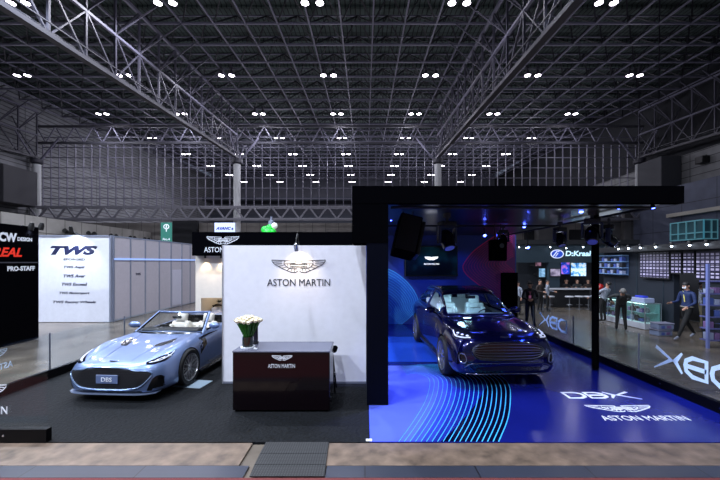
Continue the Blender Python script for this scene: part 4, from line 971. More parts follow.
for k in (1, -1):
    M_ = (lambda P: P) if k == 1 else mir
    hi = M_([(.56, .16), (.62, .25), (.68, .36), (.74, .47), (.80, .58), (.84, .66)]); lo = M_([(.64, .09), (.74, .12), (.82, .20), (.88, .32), (.905, .46), (.86, .66)])
    b = MB(); P2.strip(b, 'T', dens(lo, 4), dens(hi, 4), .004, .012, na=4); hl = b.build('headlight', lampg, car2, smooth=True)
    b = MB(); P2.line(b, 'T', dens(M_([(.66, .12), (.76, .17), (.84, .28), (.875, .40), (.86, .56)]), 4), .013, .006)
    for u, v in M_([(.70, .19), (.77, .27), (.82, .38)]):
        h = P2.pt('T', u, v, .0); b.ball(h+V((0, 0, .002)), .032, 10, sc=(1, 1, .5))
    b.build('lamp_strip', head_l, hl, smooth=True)
    # fog light ring in a dark corner pocket
    hi = M_([(.78, .66), (.84, .67), (.895, .66)]); lo = M_([(.74, .46), (.82, .44), (.90, .45)])
    b = MB(); P2.strip(b, 'F', dens(lo, 3), dens(hi, 3), .006, .02, na=4); ci = b.build('corner_intake', MATS['car black'], car2)
    b = MB(); P2.line(b, 'F', dens(M_([(.80, .64), (.87, .635), (.885, .55), (.85, .48), (.78, .49), (.77, .56)]), 3, True), .009, .012, closed=True); b.build('running_light', mat('light ring', (130, 135, 160), .2, metal=.7, emit=.04), ci, smooth=True)
    b = MB(); P2.line(b, 'T', dens(M_([(.30, .12), (.36, .5), (.50, 1.0), (.62, 1.45)]), 6), .008, -.003); P2.line(b, 'T', dens(M_([(.10, .4), (.16, .8), (.2, 1.4)]), 6), .006, -.003); b.build('bonnet_crease', c2p, bd2, smooth=True)
    b = MB(); P2.strip(b, 'T', dens(M_([(.38, .95), (.47, 1.05), (.52, 1.2)]), 3), dens(M_([(.36, .98), (.42, 1.1), (.48, 1.24)]), 3), .003, .01, na=2); b.build('bonnet_vent', MATS['car black'], car2)
    v = 'L' if k == 1 else 'R'
    b = MB()
    for line_ in ([(1.75, .36), (1.70, .8), (1.78, 1.08)], [(2.95, .36), (2.95, 1.10)], [(3.6, .75), (3.75, 1.1)], [(1.75, .36), (3.45, .36)]): P2.line(b, v, line_, .004, 0)
    b.build('door_gap', MATS['car black'], bd2)
    b = MB(); P2.strip(b, v, [(1.40, .66), (1.55, .72), (1.66, .80)], [(1.40, .90), (1.55, .95), (1.66, .93)], .004, .01, na=2); b.build('side_strake', chrome, car2)
    b = MB(); b.tube([P2.pt(v, 2.72+.2*i/4, .93, .02) for i in range(5)], .012, 6); b.tube([P2.pt(v, 3.62+.15*i/4, .97, .02) for i in range(5)], .012, 6); b.build('door_handle', chrome, car2, smooth=True)
    b = MB(); b.loft([[V((k*.88, 1.42+i*.21, .22)), V((k*.985, 1.42+i*.21, .22)), V((k*.985, 1.42+i*.21, .27)), V((k*.90, 1.42+i*.21, .31))] for i in range(10)], True, True); b.build('side_sill', MATS['car black'], car2)
    mirror(car2, k*.90, 1.92, 1.20, k, c2p)
    seat_part('seat', car2, k*.38, 2.55, .68, mat('pale blue leather', (225, 235, 242), .5), .2, .26, .58)
    for s in (.92, 3.98): make_wheel(car2, k*.875, s, .395, .28, 10, k, mat('gunmetal rim', (170, 172, 182), .25, metal=.8), 0)
b = MB(); b.rbox(-.68, .68, 3.45, 3.9, .6, .75, .06); T = Matrix.Translation((0, 3.9, .75)) @ Matrix.Rotation(-.3, 4, 'X'); b.rbox(-.66, .66, -.06, .08, 0, .55, .06, T=T)
for x in (-.4, 0, .4): b.rbox(x-.12, x+.12, -.05, .06, .55, .72, .05, T=T)
b.build('rear_bench', MATS['pale blue leather'], car2, smooth=True)
b = MB(); b.rbox(-.72, .72, 1.60, 1.98, .92, 1.13, .07); b.build('dashboard', mat('pale dash', (110, 120, 136), .5), car2, smooth=True)
steering(car2, .38, 2.14, 1.03, MATS['cabin dark'])
b = MB(); b.rbox(-.12, .12, 2.06, 2.1, 1.45, 1.52, .02); b.strut((0, 2.1, 1.5), (0, 2.2, 1.58), .012); b.build('rear_view_mirror', MATS['cabin dark'], car2, smooth=True)
light('cabin dome light', 'POINT', (2.55, 8.75, 1.5), 14, (.5, .85, 1), .1)
# greenhouse
GS = [1.40, 1.62, 1.95, 2.30, 2.60, 3.10, 3.60, 4.05, 4.45, 4.78, 4.93]
wbs = [.80, .86, .875, .875, .87, .87, .87, .86, .82, .76, .72]
zbs = [1.10, 1.11, 1.12, 1.125, 1.13, 1.14, 1.155, 1.18, 1.18, 1.15, 1.13]
wrs = [.74, .72, .685, .65, .635, .635, .625, .60, .58, .60, .62]
zrs = [1.115, 1.235, 1.405, 1.545, 1.60, 1.625, 1.61, 1.555, 1.46, 1.30, 1.18]
zcs = [1.13, 1.275, 1.455, 1.605, 1.66, 1.68, 1.67, 1.615, 1.51, 1.33, 1.19]
ss = sorted(set(GS+[1.40+(4.93-1.40)*k/44 for k in range(45)]))
def gring(s):
    wb, zb, wr_, zr_, zc = [hermite(GS, a, s) for a in (wbs, zbs, wrs, zrs, zcs)]
    half = [(wb+(wr_-wb)*t, zb+(zr_-zb)*t+.02*math.sin(math.pi*t)) for t in [k/7 for k in range(8)]]
    half += [(wr_*math.cos(math.pi/2*t)**.9 if t < 1 else 0, zr_+(zc-zr_)*math.sin(math.pi/2*t)**.8) for t in [k/10 for k in range(1, 11)]]
    bow = 0
    full = [V((x, s, z)) for x, z in half]+[V((-x, s, z)) for x, z in half[:-1][::-1]]
    # windscreen and tailgate glass bow in plan
    if s < 2.4: full = [p+V((0, -.10*(1-min(1, (p.x/.8)**2))*(2.4-s), 0)) for p in full]
    return full
G = [gring(s) for s in ss]; n = len(G[0]); fs = {'glass': [], 'pillar': [], 'roof': []}
for i in range(len(G)-1):
    sm = (ss[i]+ss[i+1])/2
    for j in range(n-1):
        jj = min(j, n-2-j)     # 0..6 side, 7.. top
        if jj < 7:
            key = 'glass' if (1 <= jj <= 5 and 1.80 < sm < 4.35 and not 2.95 < sm < 3.08 and not (sm > 4.0 and jj > 3)) else 'pillar'
            if jj <= 5 and 1.62 < sm < 1.8: key = 'pillar'
        else:
            if sm < 2.22: key = 'pillar' if (jj == 7 or sm < 1.47) else 'glass'
            elif 4.2 < sm < 4.78 and jj > 8: key = 'glass'
            elif 2.5 < sm < 4.0 and jj > 9: key = 'roof'
            else: key = 'pillar'
        fs[key].append((i*n+j, i*n+j+1, (i+1)*n+j+1, (i+1)*n+j))
vs = [p for r in G for p in r]
for key, nm, m_ in (('pillar', 'roof_frame', c2p), ('glass', 'window_glass', wind), ('roof', 'glass_roof', MATS['car black'])):
    b = MB(); b.v = [tuple(p) for p in vs]; b.f = fs[key]; b.m = [0]*len(fs[key])
    bm_o = b.build(nm, m_, car2)
    bm = bmesh.new(); bm.from_mesh(bm_o.data); bmesh.ops.delete(bm, geom=[v for v in bm.verts if not v.link_faces], context='VERTS'); bm.to_mesh(bm_o.data); bm.free()
    bm_o.data.polygons.foreach_set('use_smooth', [True]*len(bm_o.data.polygons))
    if key != 'glass': md = bm_o.modifiers.new('s', 'SOLIDIFY'); md.thickness = .025; md.offset = -1
for k in (-1, 1):
    b = MB(); b.tube([V((k*(hermite(GS, wrs, s)-.02), s, hermite(GS, zrs, s)+.045)) for s in [2.25+.12*i for i in range(18)]], .018, 8); b.build('roof_rail', chrome, car2, smooth=True)
# wheel plate under the convertible's front wheel
t = empty('wheel_board', (-3.36, 6.72, .012), R(-9), 'pale metal board under the front wheel of the silver blue car', 'floor board')
MB().box(-.22, .34, -.2, .22, 0, .004).build('plate', mat('pale metal board', (170, 190, 205), .4, metal=.3), t)
# =================================================================== SHOPS BEYOND THE GLASS, PEOPLE
skin = mat('skin', (178, 134, 112), .6); hair_b = mat('black hair', (18, 15, 16), .6); hair_g = mat('grey hair', (110, 108, 106), .6); shoe = mat('black shoes', (14, 14, 16), .35); eye_m = mat('dark eyes', (10, 8, 8), .3)
BASE = {'pelvis': (0, 0, .95), 'spine': (0, .0, 1.12), 'chest': (0, 0, 1.30), 'neck': (0, .01, 1.47), 'jaw': (0, -.015, 1.55), 'skull': (0, -.005, 1.63), 'crown': (0, .0, 1.69),
        'sho': (.17, 0, 1.41), 'elb': (.23, .03, 1.13), 'wri': (.24, -.06, .90), 'hip': (.09, 0, .90), 'kne': (.10, -.02, .50), 'ank': (.10, .02, .10), 'toe': (.12, -.14, .035)}
RAD = {'pelvis': (.15, .11), 'spine': (.135, .10), 'chest': (.16, .115), 'neck': (.055, .055), 'jaw': (.058, .07), 'skull': (.075, .09), 'crown': (.055, .065), 'sho': (.062, .062), 'elb': (.048, .048), 'wri': (.03, .034), 'hip': (.095, .095), 'kne': (.065, .065), 'ank': (.042, .045), 'toe': (.036, .03), 'nose': (.012, .012)}
def person(label, loc, rz, top, legs, pose=None, hair=hair_b, scale=1.0, lean=0, hair_long=False, shoes=None, extra=None, heads=None):
    pose = pose or {}; J = {}
    for k, v in BASE.items():
        if k in ('sho', 'elb', 'wri', 'hip', 'kne', 'ank', 'toe'):
            J[k+'L'] = V(v); J[k+'R'] = V((-v[0], v[1], v[2]))
        else: J[k] = V(v)
    for k, v in pose.items(): J[k] = V(v)
    if lean:       # bend the upper body forward at the pelvis
        M = Matrix.Translation(J['pelvis']) @ Matrix.Rotation(-lean, 4, 'X') @ Matrix.Translation(-J['pelvis'])
        for k in list(J):
            if k in ('spine', 'chest', 'neck', 'jaw', 'skull', 'crown', 'shoL', 'shoR') or (k[:3] in ('elb', 'wri') and k not in pose):
                f = .5 if k == 'spine' else 1; J[k] = J[k].lerp(M @ J[k], f)
    hd = (J['skull']-J['neck']).normalized(); fwd = V((0, -1, 0)); fwd = (fwd-hd*fwd.dot(hd)).normalized()
    if heads: fwd = (Matrix.Rotation(heads, 3, hd) @ fwd)
    J['nose'] = J['skull']+fwd*.105-hd*.03; J['nose0'] = J['skull']+fwd*.06-hd*.02
    E = [('pelvis', 'spine'), ('spine', 'chest'), ('chest', 'neck'), ('neck', 'jaw'), ('jaw', 'skull'), ('skull', 'crown'), ('skull', 'nose')]
    for s in 'LR': E += [('chest', 'sho'+s), ('sho'+s, 'elb'+s), ('elb'+s, 'wri'+s), ('pelvis', 'hip'+s), ('hip'+s, 'kne'+s), ('kne'+s, 'ank'+s), ('ank'+s, 'toe'+s)]
    names = ['pelvis']+[k for k in J if k not in ('pelvis', 'nose0')]
    vs = [J[k] for k in names]; rad = [RAD.get(k, RAD.get(k[:3])) for k in names]; eds = [(names.index(a), names.index(b_)) for a, b_ in E]
    zone = {}
    for s, sg in (('L', 1), ('R', -1)):
        w0 = J['wri'+s]; d = (w0-J['elb'+s]).normalized(); side = d.cross(V((0, 1, 0))); side = side.normalized() if side.length > .1 else V((1, 0, 0)); nn = side.cross(d).normalized()
        pi = len(vs); vs.append(w0+d*.055); rad.append((.032, .022)); eds.append((names.index('wri'+s), pi)); names.append('palm'+s)
        for f in range(4):
            o = (f-1.5)*.019; L = (.065, .078, .072, .055)[f]; a = w0+d*.095+side*o; q = a+d*L*.55+nn*.012*sg; e = q+d*L*.4+nn*.022*sg
            n0 = len(vs); vs += [a, q, e]; rad += [(.0105, .0105), (.0095, .0095), (.0075, .0075)]; eds += [(pi, n0), (n0, n0+1), (n0+1, n0+2)]; names += ['f', 'f', 'f']
        a = w0+d*.045+side*.038; q = a+d*.035+side*.022+nn*.008*sg; n0 = len(vs); vs += [a, q]; rad += [(.012, .012), (.009, .009)]; eds += [(pi, n0), (n0, n0+1)]; names += ['f', 'f']
    me = bpy.data.meshes.new('body'); me.from_pydata([tuple(v) for v in vs], eds, []); o = bpy.data.objects.new('body', me); COL.objects.link(o)
    sk = o.modifiers.new('skin', 'SKIN'); sk.use_smooth_shade = True; sb = o.modifiers.new('sub', 'SUBSURF'); sb.levels = 1; sb.render_levels = 1
    if not me.skin_vertices: 
        bm = bmesh.new(); bm.from_mesh(me); bm.verts.layers.skin.verify(); bm.to_mesh(me); bm.free()
    sv = me.skin_vertices[0].data
    for i, r_ in enumerate(rad): sv[i].radius = r_; sv[i].use_root = (i == 0)
    dg = bpy.context.evaluated_depsgraph_get(); nm = bpy.data.meshes.new_from_object(o.evaluated_get(dg)); bpy.data.objects.remove(o)
    nm.materials.clear()
    for m_ in (top, legs, skin, shoes or shoe): nm.materials.append(m_)
    segs = []
    for a, b_ in eds:
        na, nb = names[a], names[b_]; z = 0
        if nb[0] == 'f' or nb[:4] == 'palm' or na in ('neck', 'jaw', 'skull') : z = 2
        elif nb[:3] in ('hip', 'kne', 'ank'): z = 1
        elif nb[:3] == 'toe': z = 3
        segs.append((vs[a], vs[b_], z))
    for p in nm.polygons:
        c = p.center; best = 9; bz = 0
        for a, b_, z in segs:
            ab = b_-a; t = max(0, min(1, (c-a).dot(ab)/max(ab.length_squared, 1e-9))); d = (c-(a+ab*t)).length
            if d < best: best = d; bz = z
        p.material_index = bz; p.use_smooth = True
    t = empty('person', loc, rz, label, 'person'); t.scale = (scale,)*3
    nm.name = 'body'; bo = bpy.data.objects.new('body', nm); COL.objects.link(bo); bo.parent = t
    b = MB(); c = J['skull']+hd*.02-fwd*.012
    rings = []; up = hd; rt = up.cross(fwd)
    for i in range(7):
        th = math.pi*.62*i/6
        ring = []
        for k in range(14):
            a = 2*math.pi*k/14; front = math.cos(a); tt = th*(.72 if front > .3 else (1.25 if hair_long else 1.0))
            ring.append(c+(fwd*math.cos(a)*.098+rt*math.sin(a)*.088)*math.sin(tt)+up*math.cos(tt)*.092)
        rings.append(ring)
    b.loft(rings[1:], True, False); b.add([rings[1][k] for k in range(14)], [tuple(range(14))]); b.build('hair', hair, t, smooth=True)
    b = MB()
    for s in (-1, 1): b.ball(J['skull']+fwd*.083+rt*s*.03-hd*.005, .011, 8)
    b.build('eyes', eye_m, t, smooth=True)
    b = MB()
    for s in (-1, 1): b.ball(J['skull']+rt*s*.084-hd*.02, .026, 8, sc=(.5, .8, 1.2))
    b.build('ears', skin, t, smooth=True)
    # collar and hem of the jacket
    b = MB(); cc = J['neck'].lerp(J['chest'], .12); dd = (J['neck']-J['chest']).normalized(); a1 = dd.cross(V((0, 1, 0))).normalized(); a2 = dd.cross(a1)
    b.tube([cc+(a1*math.cos(q)+a2*math.sin(q))*.068 for q in [2*math.pi*k/12 for k in range(12)]], .02, 6, closed=True); b.build('collar', top, t, smooth=True)
    if extra: extra(t, J)
    return t
suit = mat('black suit cloth', (20, 20, 26), .8); navyj = mat('navy jacket', (24, 42, 86), .75); greyj = mat('charcoal jacket', (44, 46, 48), .85); trous = mat('black trousers', (14, 14, 17), .85)
palej = mat('pale patterned shirt', (150, 156, 170), .8, noise_amt=.6, scale=30); khak = mat('khaki trousers', (112, 104, 84), .8); brownj = mat('dark brown coat', (40, 30, 28), .8)
def lany(t, J):
    b = MB(); c = J['chest']; b.rbox(c.x-.04, c.x+.04, c.y-.155, c.y-.145, c.z-.2, c.z-.09, .008); b.build('name_badge', mat('pink badge', (206, 120, 160), .5, emit=.1), t)
    b = MB(); b.tube([J['neck']+V((-.05, -.06, -.03)), c+V((0, -.16, -.08)), J['neck']+V((.05, -.06, -.03))], .006, 5); b.build('lanyard', mat('pink badge', (206, 120, 160)), t)
Gd = lambda px, Y: (X_(px, Y), Y, -.02)
person('standing person in black suit with pink badge looking down, just beyond the glass fence', Gd(530, 12.5), R(-25), suit, trous, {'wriL': (.08, -.26, 1.08), 'wriR': (-.06, -.27, 1.06), 'elbL': (.26, -.03, 1.12), 'elbR': (-.26, -.03, 1.12), 'ankR': (-.12, .02, .10), 'ankL': (.16, .05, .1), 'toeL': (.2, -.1, .035), 'skull': (0, -.05, 1.61), 'crown': (0, -.06, 1.67), 'jaw': (0, -.045, 1.54)}, scale=.98, extra=lany)
person('person in dark grey jacket bending over the lit glass showcase', Gd(621, 12.0), R(150), greyj, trous, {'wriL': (.22, -.50, 1.0), 'wriR': (-.22, -.50, 1.0), 'elbL': (.30, -.34, 1.12), 'elbR': (-.30, -.34, 1.12), 'ankL': (.13, .02, .1), 'ankR': (-.13, .06, .1)}, hair_g, 1.0, R(48))
def strides(t, J):
    b = MB(); w0 = J['pelvis']; b.tube([w0+V((.155*math.cos(q), .115*math.sin(q), .05)) for q in [2*math.pi*k/16 for k in range(16)]], .018, 6, closed=True); b.build('belt', mat('pale belt', (140, 134, 126), .6), t)
    b = MB(); c = J['jaw']; b.rbox(c.x-.05, c.x+.05, c.y-.085, c.y-.055, c.z-.02, c.z+.06, .02); b.build('face_mask', decal, t)
    b = MB(); b.strut(J['neck']+V((-.07, -.05, -.02)), J['pelvis']+V((.05, -.16, .2)), .015, 6); b.build('neck_strap', mat('yellow strap', (190, 180, 90), .6), t)
person('person in navy jacket and black trousers striding past the showcases', Gd(687, 10.75), R(-78), navyj, trous, {'kneL': (.10, -.26, .50), 'ankL': (.10, -.48, .10), 'toeL': (.11, -.64, .045), 'kneR': (-.10, .12, .50), 'ankR': (-.10, .42, .14), 'toeR': (-.11, .28, .04), 'pelvis': (0, 0, .93), 'wriL': (.22, -.30, 1.0), 'elbL': (.25, -.03, 1.12), 'wriR': (-.2, -.32, 1.08), 'elbR': (-.25, .0, 1.12), 'skull': (0, -.05, 1.62), 'jaw': (0, -.04, 1.545), 'crown': (0, -.045, 1.685)}, scale=1.02, extra=strides, shoes=mat('white sole shoes', (120, 124, 140), .6))
person('person in pale shirt and khaki trousers half hidden by the shelf post', Gd(702, 12.0), R(40), palej, khak, {'wriL': (.15, -.3, 1.15)}, scale=.98)
person('person with pale sleeves leaning on the far end of the showcases', Gd(603, 13.8), R(200), palej, trous, {'wriL': (.2, -.45, 1.0), 'wriR': (-.2, -.45, 1.0), 'elbL': (.28, -.2, 1.1), 'elbR': (-.28, -.2, 1.1)}, hair_b, .95, R(20))
person('person in patterned grey jacket standing at the bar beside the black column', Gd(547.5, 16.7), R(60), palej, trous, {'wriL': (.15, -.3, 1.1)}, scale=.88)
person('person in brown coat standing left of the patterned grey jacket', Gd(540, 16.4), R(20), brownj, trous, {'wriR': (-.1, -.3, 1.1)}, scale=.9)
person('person in pale top behind the black suited person at the shop entrance', Gd(518, 15.8), R(-60), palej, trous, {'wriR': (-.1, -.3, 1.1)}, scale=.86)
SIT = {'pelvis': (0, 0, .66), 'spine': (0, 0, .83), 'chest': (0, -.02, 1.0), 'neck': (0, -.02, 1.17), 'jaw': (0, -.04, 1.25), 'skull': (0, -.03, 1.33), 'crown': (0, -.03, 1.39), 'shoL': (.17, 0, 1.11), 'shoR': (-.17, 0, 1.11), 'elbL': (.24, -.08, .9), 'elbR': (-.24, -.08, .9), 'wriL': (.16, -.30, .95), 'wriR': (-.16, -.30, .95),
       'hipL': (.09, -.02, .62), 'hipR': (-.09, -.02, .62), 'kneL': (.12, -.38, .58), 'kneR': (-.12, -.38, .58), 'ankL': (.12, -.36, .2), 'ankR': (-.12, -.36, .2), 'toeL': (.13, -.50, .14), 'toeR': (-.13, -.50, .14)}
for i, (px, c) in enumerate(((566, suit), (577, greyj), (588, brownj))):
    x = X_(px, 19.25)
    person('seated person in dark clothes behind the bar, %s from the left' % ords[i], (x, 19.25, 0), R(random.uniform(-25, 25)), c, trous, SIT, scale=1.0)
    t = empty('bar_stool', (x, 19.27, 0), 0, 'stool behind the bar under the %s seated person from the left' % ords[i], 'stool', 'stools behind the bar')
    MB().lathe([(.001, .52), (.17, .52), (.18, .545), (.001, .55)], n=14).build('seat', blk, t); MB().lathe([(.18, 0), (.18, .02), (.025, .04), (.025, .52)], n=12).build('stem', chrome, t, smooth=True)
# ---- shop fronts
tealb = mat('dark teal board', (26, 42, 52), .6); shopd = mat('shop black', (14, 15, 20), .6); shopw = mat('lit white print', (210, 214, 235), .5, emit=.55)
t = empty('bar_shop_front', (0, 0, 0), 0, 'dark shop front with oval logo fascia behind the bar', 'shop front')
MB().box(7.6, 15.5, 19.9, 20.1, 0, 3.35).build('back_wall', mat('shop charcoal', (22, 26, 34), .6), t)
MB().box(X_(512, 18.8), 14.6, 18.7, 18.9, Z_(262.5, 18.8), Z_(244.5, 18.8)).build('fascia', tealb, t)
MB().box(X_(512, 18.8), 14.6, 18.6, 18.95, Z_(244.5, 18.8), Z_(240, 18.8)).build('lamp_bar', shopd, t)
for px in (511, 548): MB().box(X_(px, 18.8), X_(px+ (6 if px == 511 else 11), 18.8), 18.72, 18.98, 0, Z_(262.5, 18.8)).build('column', tealb if px == 548 else shopd, t)
b = MB(); Tt = front_frame(X_(557, 18.7), 18.69, Z_(254, 18.7))
b.prism([(.36*math.cos(a), .24*math.sin(a)) for a in [2*math.pi*k/28 for k in range(28)]], Tt, .01, 0); b.prism([(.30*math.cos(a), .19*math.sin(a)) for a in [2*math.pi*k/28 for k in range(28)]], front_frame(X_(557, 18.7), 18.678, Z_(254, 18.7)), .01, 1)
b.ribbon([(-.22, -.12), (-.02, .14), (.1, .13)], .05, front_frame(X_(557, 18.7), 18.666, Z_(254, 18.7)), .01, 0); b.ribbon([(-.1, -.14), (.04, .05)], .04, front_frame(X_(557, 18.7), 18.666, Z_(254, 18.7)), .01, 0)
b.build('oval_logo', [shopw, mat('blue enamel', (36, 74, 190), .4, emit=.3)], t)
text('lettering', 'D:Kraal', front_frame(X_(578, 18.7), 18.68, Z_(253.5, 18.7)), 1.36, .28, mat('cyan white letters', (190, 225, 240), .5, emit=.8), t, bold=.03, shear=.1)
for nm, px0, px1, py0, py1, cs, lb in (('screen', 561, 569.5, 262.5, 274, [(10, 20, 90), (30, 70, 200), (200, 120, 190)], 'narrow blue glowing screen behind the bar'), ('screen', 571, 586, 263, 276, [(20, 60, 130), (90, 160, 220), (210, 230, 250), (190, 200, 110)], 'bright blue and white glowing screen behind the bar'), ('poster', 550.5, 560, 269, 276, [(70, 64, 84), (150, 140, 160)], 'pale rectangular poster on the dark column by the bar'), ('poster', 535.5, 541, 259, 266, [(40, 30, 40), (150, 110, 130)], 'small square poster left of the bar column'), ('poster', 539, 545, 268.5, 277, [(60, 100, 130), (140, 180, 210)], 'pale blue glowing poster above the patterned grey jacket')):
    Y = 18.66 if px0 in (550.5,) else 19.0
    t = empty('shop_'+nm, (0, 0, 0), 0, lb, nm)
    MB().box(X_(px0, Y)-.03, X_(px1, Y)+.03, Y, Y+.05, Z_(py1, Y)-.03, Z_(py0, Y)+.03).build('frame', shopd, t)
    MB().box(X_(px0, Y), X_(px1, Y), Y-.01, Y, Z_(py1, Y), Z_(py0, Y)).build('print', screen_mat(lb, cs, 5, .9), t)
    if Y == 19.0: MB().box((X_(px0, Y)+X_(px1, Y))/2-.04, (X_(px0, Y)+X_(px1, Y))/2+.04, Y+.05, 19.9, Z_(py0, Y)-.4, Z_(py0, Y)-.3).build('bracket', shopd, t)
t = empty('bar_counter', (0, 0, 0), 0, 'long black bar counter with pale top behind the row of stools', 'bar counter')
MB().box(X_(551, 18.3), 13.6, 18.15, 18.6, 0, .92).build('body', shopd, t); MB().box(X_(549, 18.2), 13.7, 18.0, 18.65, .92, .97).build('worktop', mat('pale worktop', (170, 170, 176), .35), t)
def low_stool(px, i):
    Y = 17.6; t = empty('bar_stool', (X_(px, Y), Y+.05*(i % 2), -.02), 0, '%s pale round stool from the left in front of the bar' % ords[i], 'stool', 'pale stools in front of the bar')
    MB().lathe([(.001, .60), (.2, .60), (.22, .63), (.2, .66), (.001, .665)], n=16).build('seat', mat('pale stool seat', (176, 176, 182), .4), t, smooth=True)
    MB().lathe([(.2, 0), (.2, .015), (.03, .04), (.025, .6)], n=14).build('stem', mat('satin steel', (120, 122, 128), .3, metal=.7), t, smooth=True)
    b = MB(); b.tube([(.13*math.cos(q), .13*math.sin(q), .22) for q in [2*math.pi*k/14 for k in range(14)]], .012, 6, closed=True); b.build('footrest', MATS['satin steel'], t)
for i, px in enumerate((543, 550.5, 569.5, 580, 588.5, 603, 611)): low_stool(px, i)
# lamps along the shop fasciae
def dot_lamp(p, lb, g):
    t = empty('track_lamp', p, 0, lb, 'spotlight', g)
    MB().lathe([(.03, .1), (.05, .06), (.055, -.02)], n=10, caps=True).build('head', flm, t); MB().ball((0, -.02, -.035), .035, 8).build('lens', mat('lamp lens cold', (220, 235, 255), emit=14), t)
for i, px in enumerate((519, 526, 550, 566, 583, 606, 614, 622)): dot_lamp((X_(px, 18.5), 18.5, Z_(246.5+(i % 2), 18.5)), 'small white lamp over the oval logo fascia, %s from the left' % ords[i], 'lamps along the bar fascia')
# side shop along the aisle
t = empty('parts_shop_front', (0, 0, 0), 0, 'black parts shop wall with long dark fascia at the right', 'shop front')
MB().box(10.5, 10.7, 11.9, 15.4, 0, 2.9).build('wall', mat('shop navy charcoal', (20, 27, 38), .6), t); MB().box(10.5, 10.7, 8.4, 10.9, 0, 2.9).build('wall', MATS['shop navy charcoal'], t)
MB().box(10.5, 10.7, 10.9, 11.9, 2.1, 2.9).build('wall', MATS['shop navy charcoal'], t)
MB().box(13.2, 13.3, 8.4, 17, 0, 2.9).build('wall', shopd, t)
MB().box(10.0, 10.75, 8.0, 15.4, 2.74, 2.95).build('fascia', shopd, t)
for k in range(3):
    MB().box(10.485, 10.5, 12.3+k*1.2, 12.32+k*1.2, 0, 2.7).build('joint', tealb, t)
for i, px in enumerate((618, 628, 640, 655, 671, 689, 706)):
    Y = F*9.95/(px-CX); dot_lamp((9.95, Y, 2.9), 'small white lamp on the parts shop fascia, %s from the left' % ords[i], 'lamps on the parts shop fascia')
light('shop light', 'POINT', (9.4, 13.5, 2.6), 9, (.8, .9, 1), .4); light('shop light', 'POINT', (9.3, 10.6, 2.6), 8, (.8, .85, 1), .4); light('bar light', 'POINT', (11.5, 17.8, 2.3), 8, (.8, .9, 1), .1)
sheet = tile_mat('printed sheet', (214, 204, 236), (30, 26, 60), .15, .115, 'YZ', .5, .026, .35)
n_ = sheet.node_tree; n_.nodes['Principled BSDF'].inputs['Emission Strength'].default_value = .0
nmz = ['largest left hand board', 'narrow board second from left', 'narrow board third from left', 'right hand board running out of frame']
for i, (pa, pb, ya_, yb_, rows_) in enumerate(((640, 669, 253, 277, 4), (670.5, 681, 252.5, 273, 3), (683, 694, 252, 273, 3), (696, 726, 251.5, 279, 4))):
    Ya, Yb = F*10.35/(pa-CX), F*10.35/(pb-CX); z1 = Z_(ya_, Ya); z0 = Z_(yb_, Ya)
    t = empty('poster_board', (0, 0, 0), 0, 'pale gridded product poster board on the shop fascia, '+nmz[i], 'poster', 'product posters on the parts shop')
    MB().box(10.36, 10.40, Yb, Ya, z0-.03, z1+.02).build('backing', shopd, t)
    for r in range(rows_):
        h = (z1-z0)/rows_; MB().box(10.345, 10.36, Yb+.02, Ya-.02, z0+h*r+.02, z0+h*(r+1)-.01).build('sheet', sheet, t)
    b = MB(); b.box(10.37, 10.39, (Ya+Yb)/2-.02, (Ya+Yb)/2+.02, z1, 2.75); b.box(10.37, 10.51, (Ya+Yb)/2-.02, (Ya+Yb)/2+.02, z0+.2, z0+.25); b.build('hanger', shopd, t)
# back-lit goods shelf deeper in the shop
t = empty('goods_shelf', (0, 0, 0), 0, 'blue white lit goods shelf on the dark wall above the bending person', 'shelf')
b = MB()
for z in (1.85, 2.1, 2.35, 2.6): b.box(10.2, 10.48, 13.9, 15.38, z, z+.03)
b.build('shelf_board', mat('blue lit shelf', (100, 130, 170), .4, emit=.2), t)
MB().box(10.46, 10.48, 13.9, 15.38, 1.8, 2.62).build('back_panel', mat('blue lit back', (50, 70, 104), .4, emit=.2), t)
cols = [mat('goods white', (140, 148, 176), .5), mat('goods blue', (66, 84, 150), .5), mat('goods dark', (30, 32, 40), .5), mat('goods mauve', (110, 84, 130), .5)]
for k in range(24):
    r = k//8; tag(MB().rbox(10.23, 10.4, 13.95+(k % 8)*.175, 13.95+(k % 8)*.175+random.uniform(.08, .15), 1.88+.25*r, 1.88+.25*r+random.uniform(.1, .19), .01).build('boxed_part', cols[(k*7) % 3]), 'small boxed part on the blue lit goods shelf', 'box', 'boxed parts on the blue lit shelf')
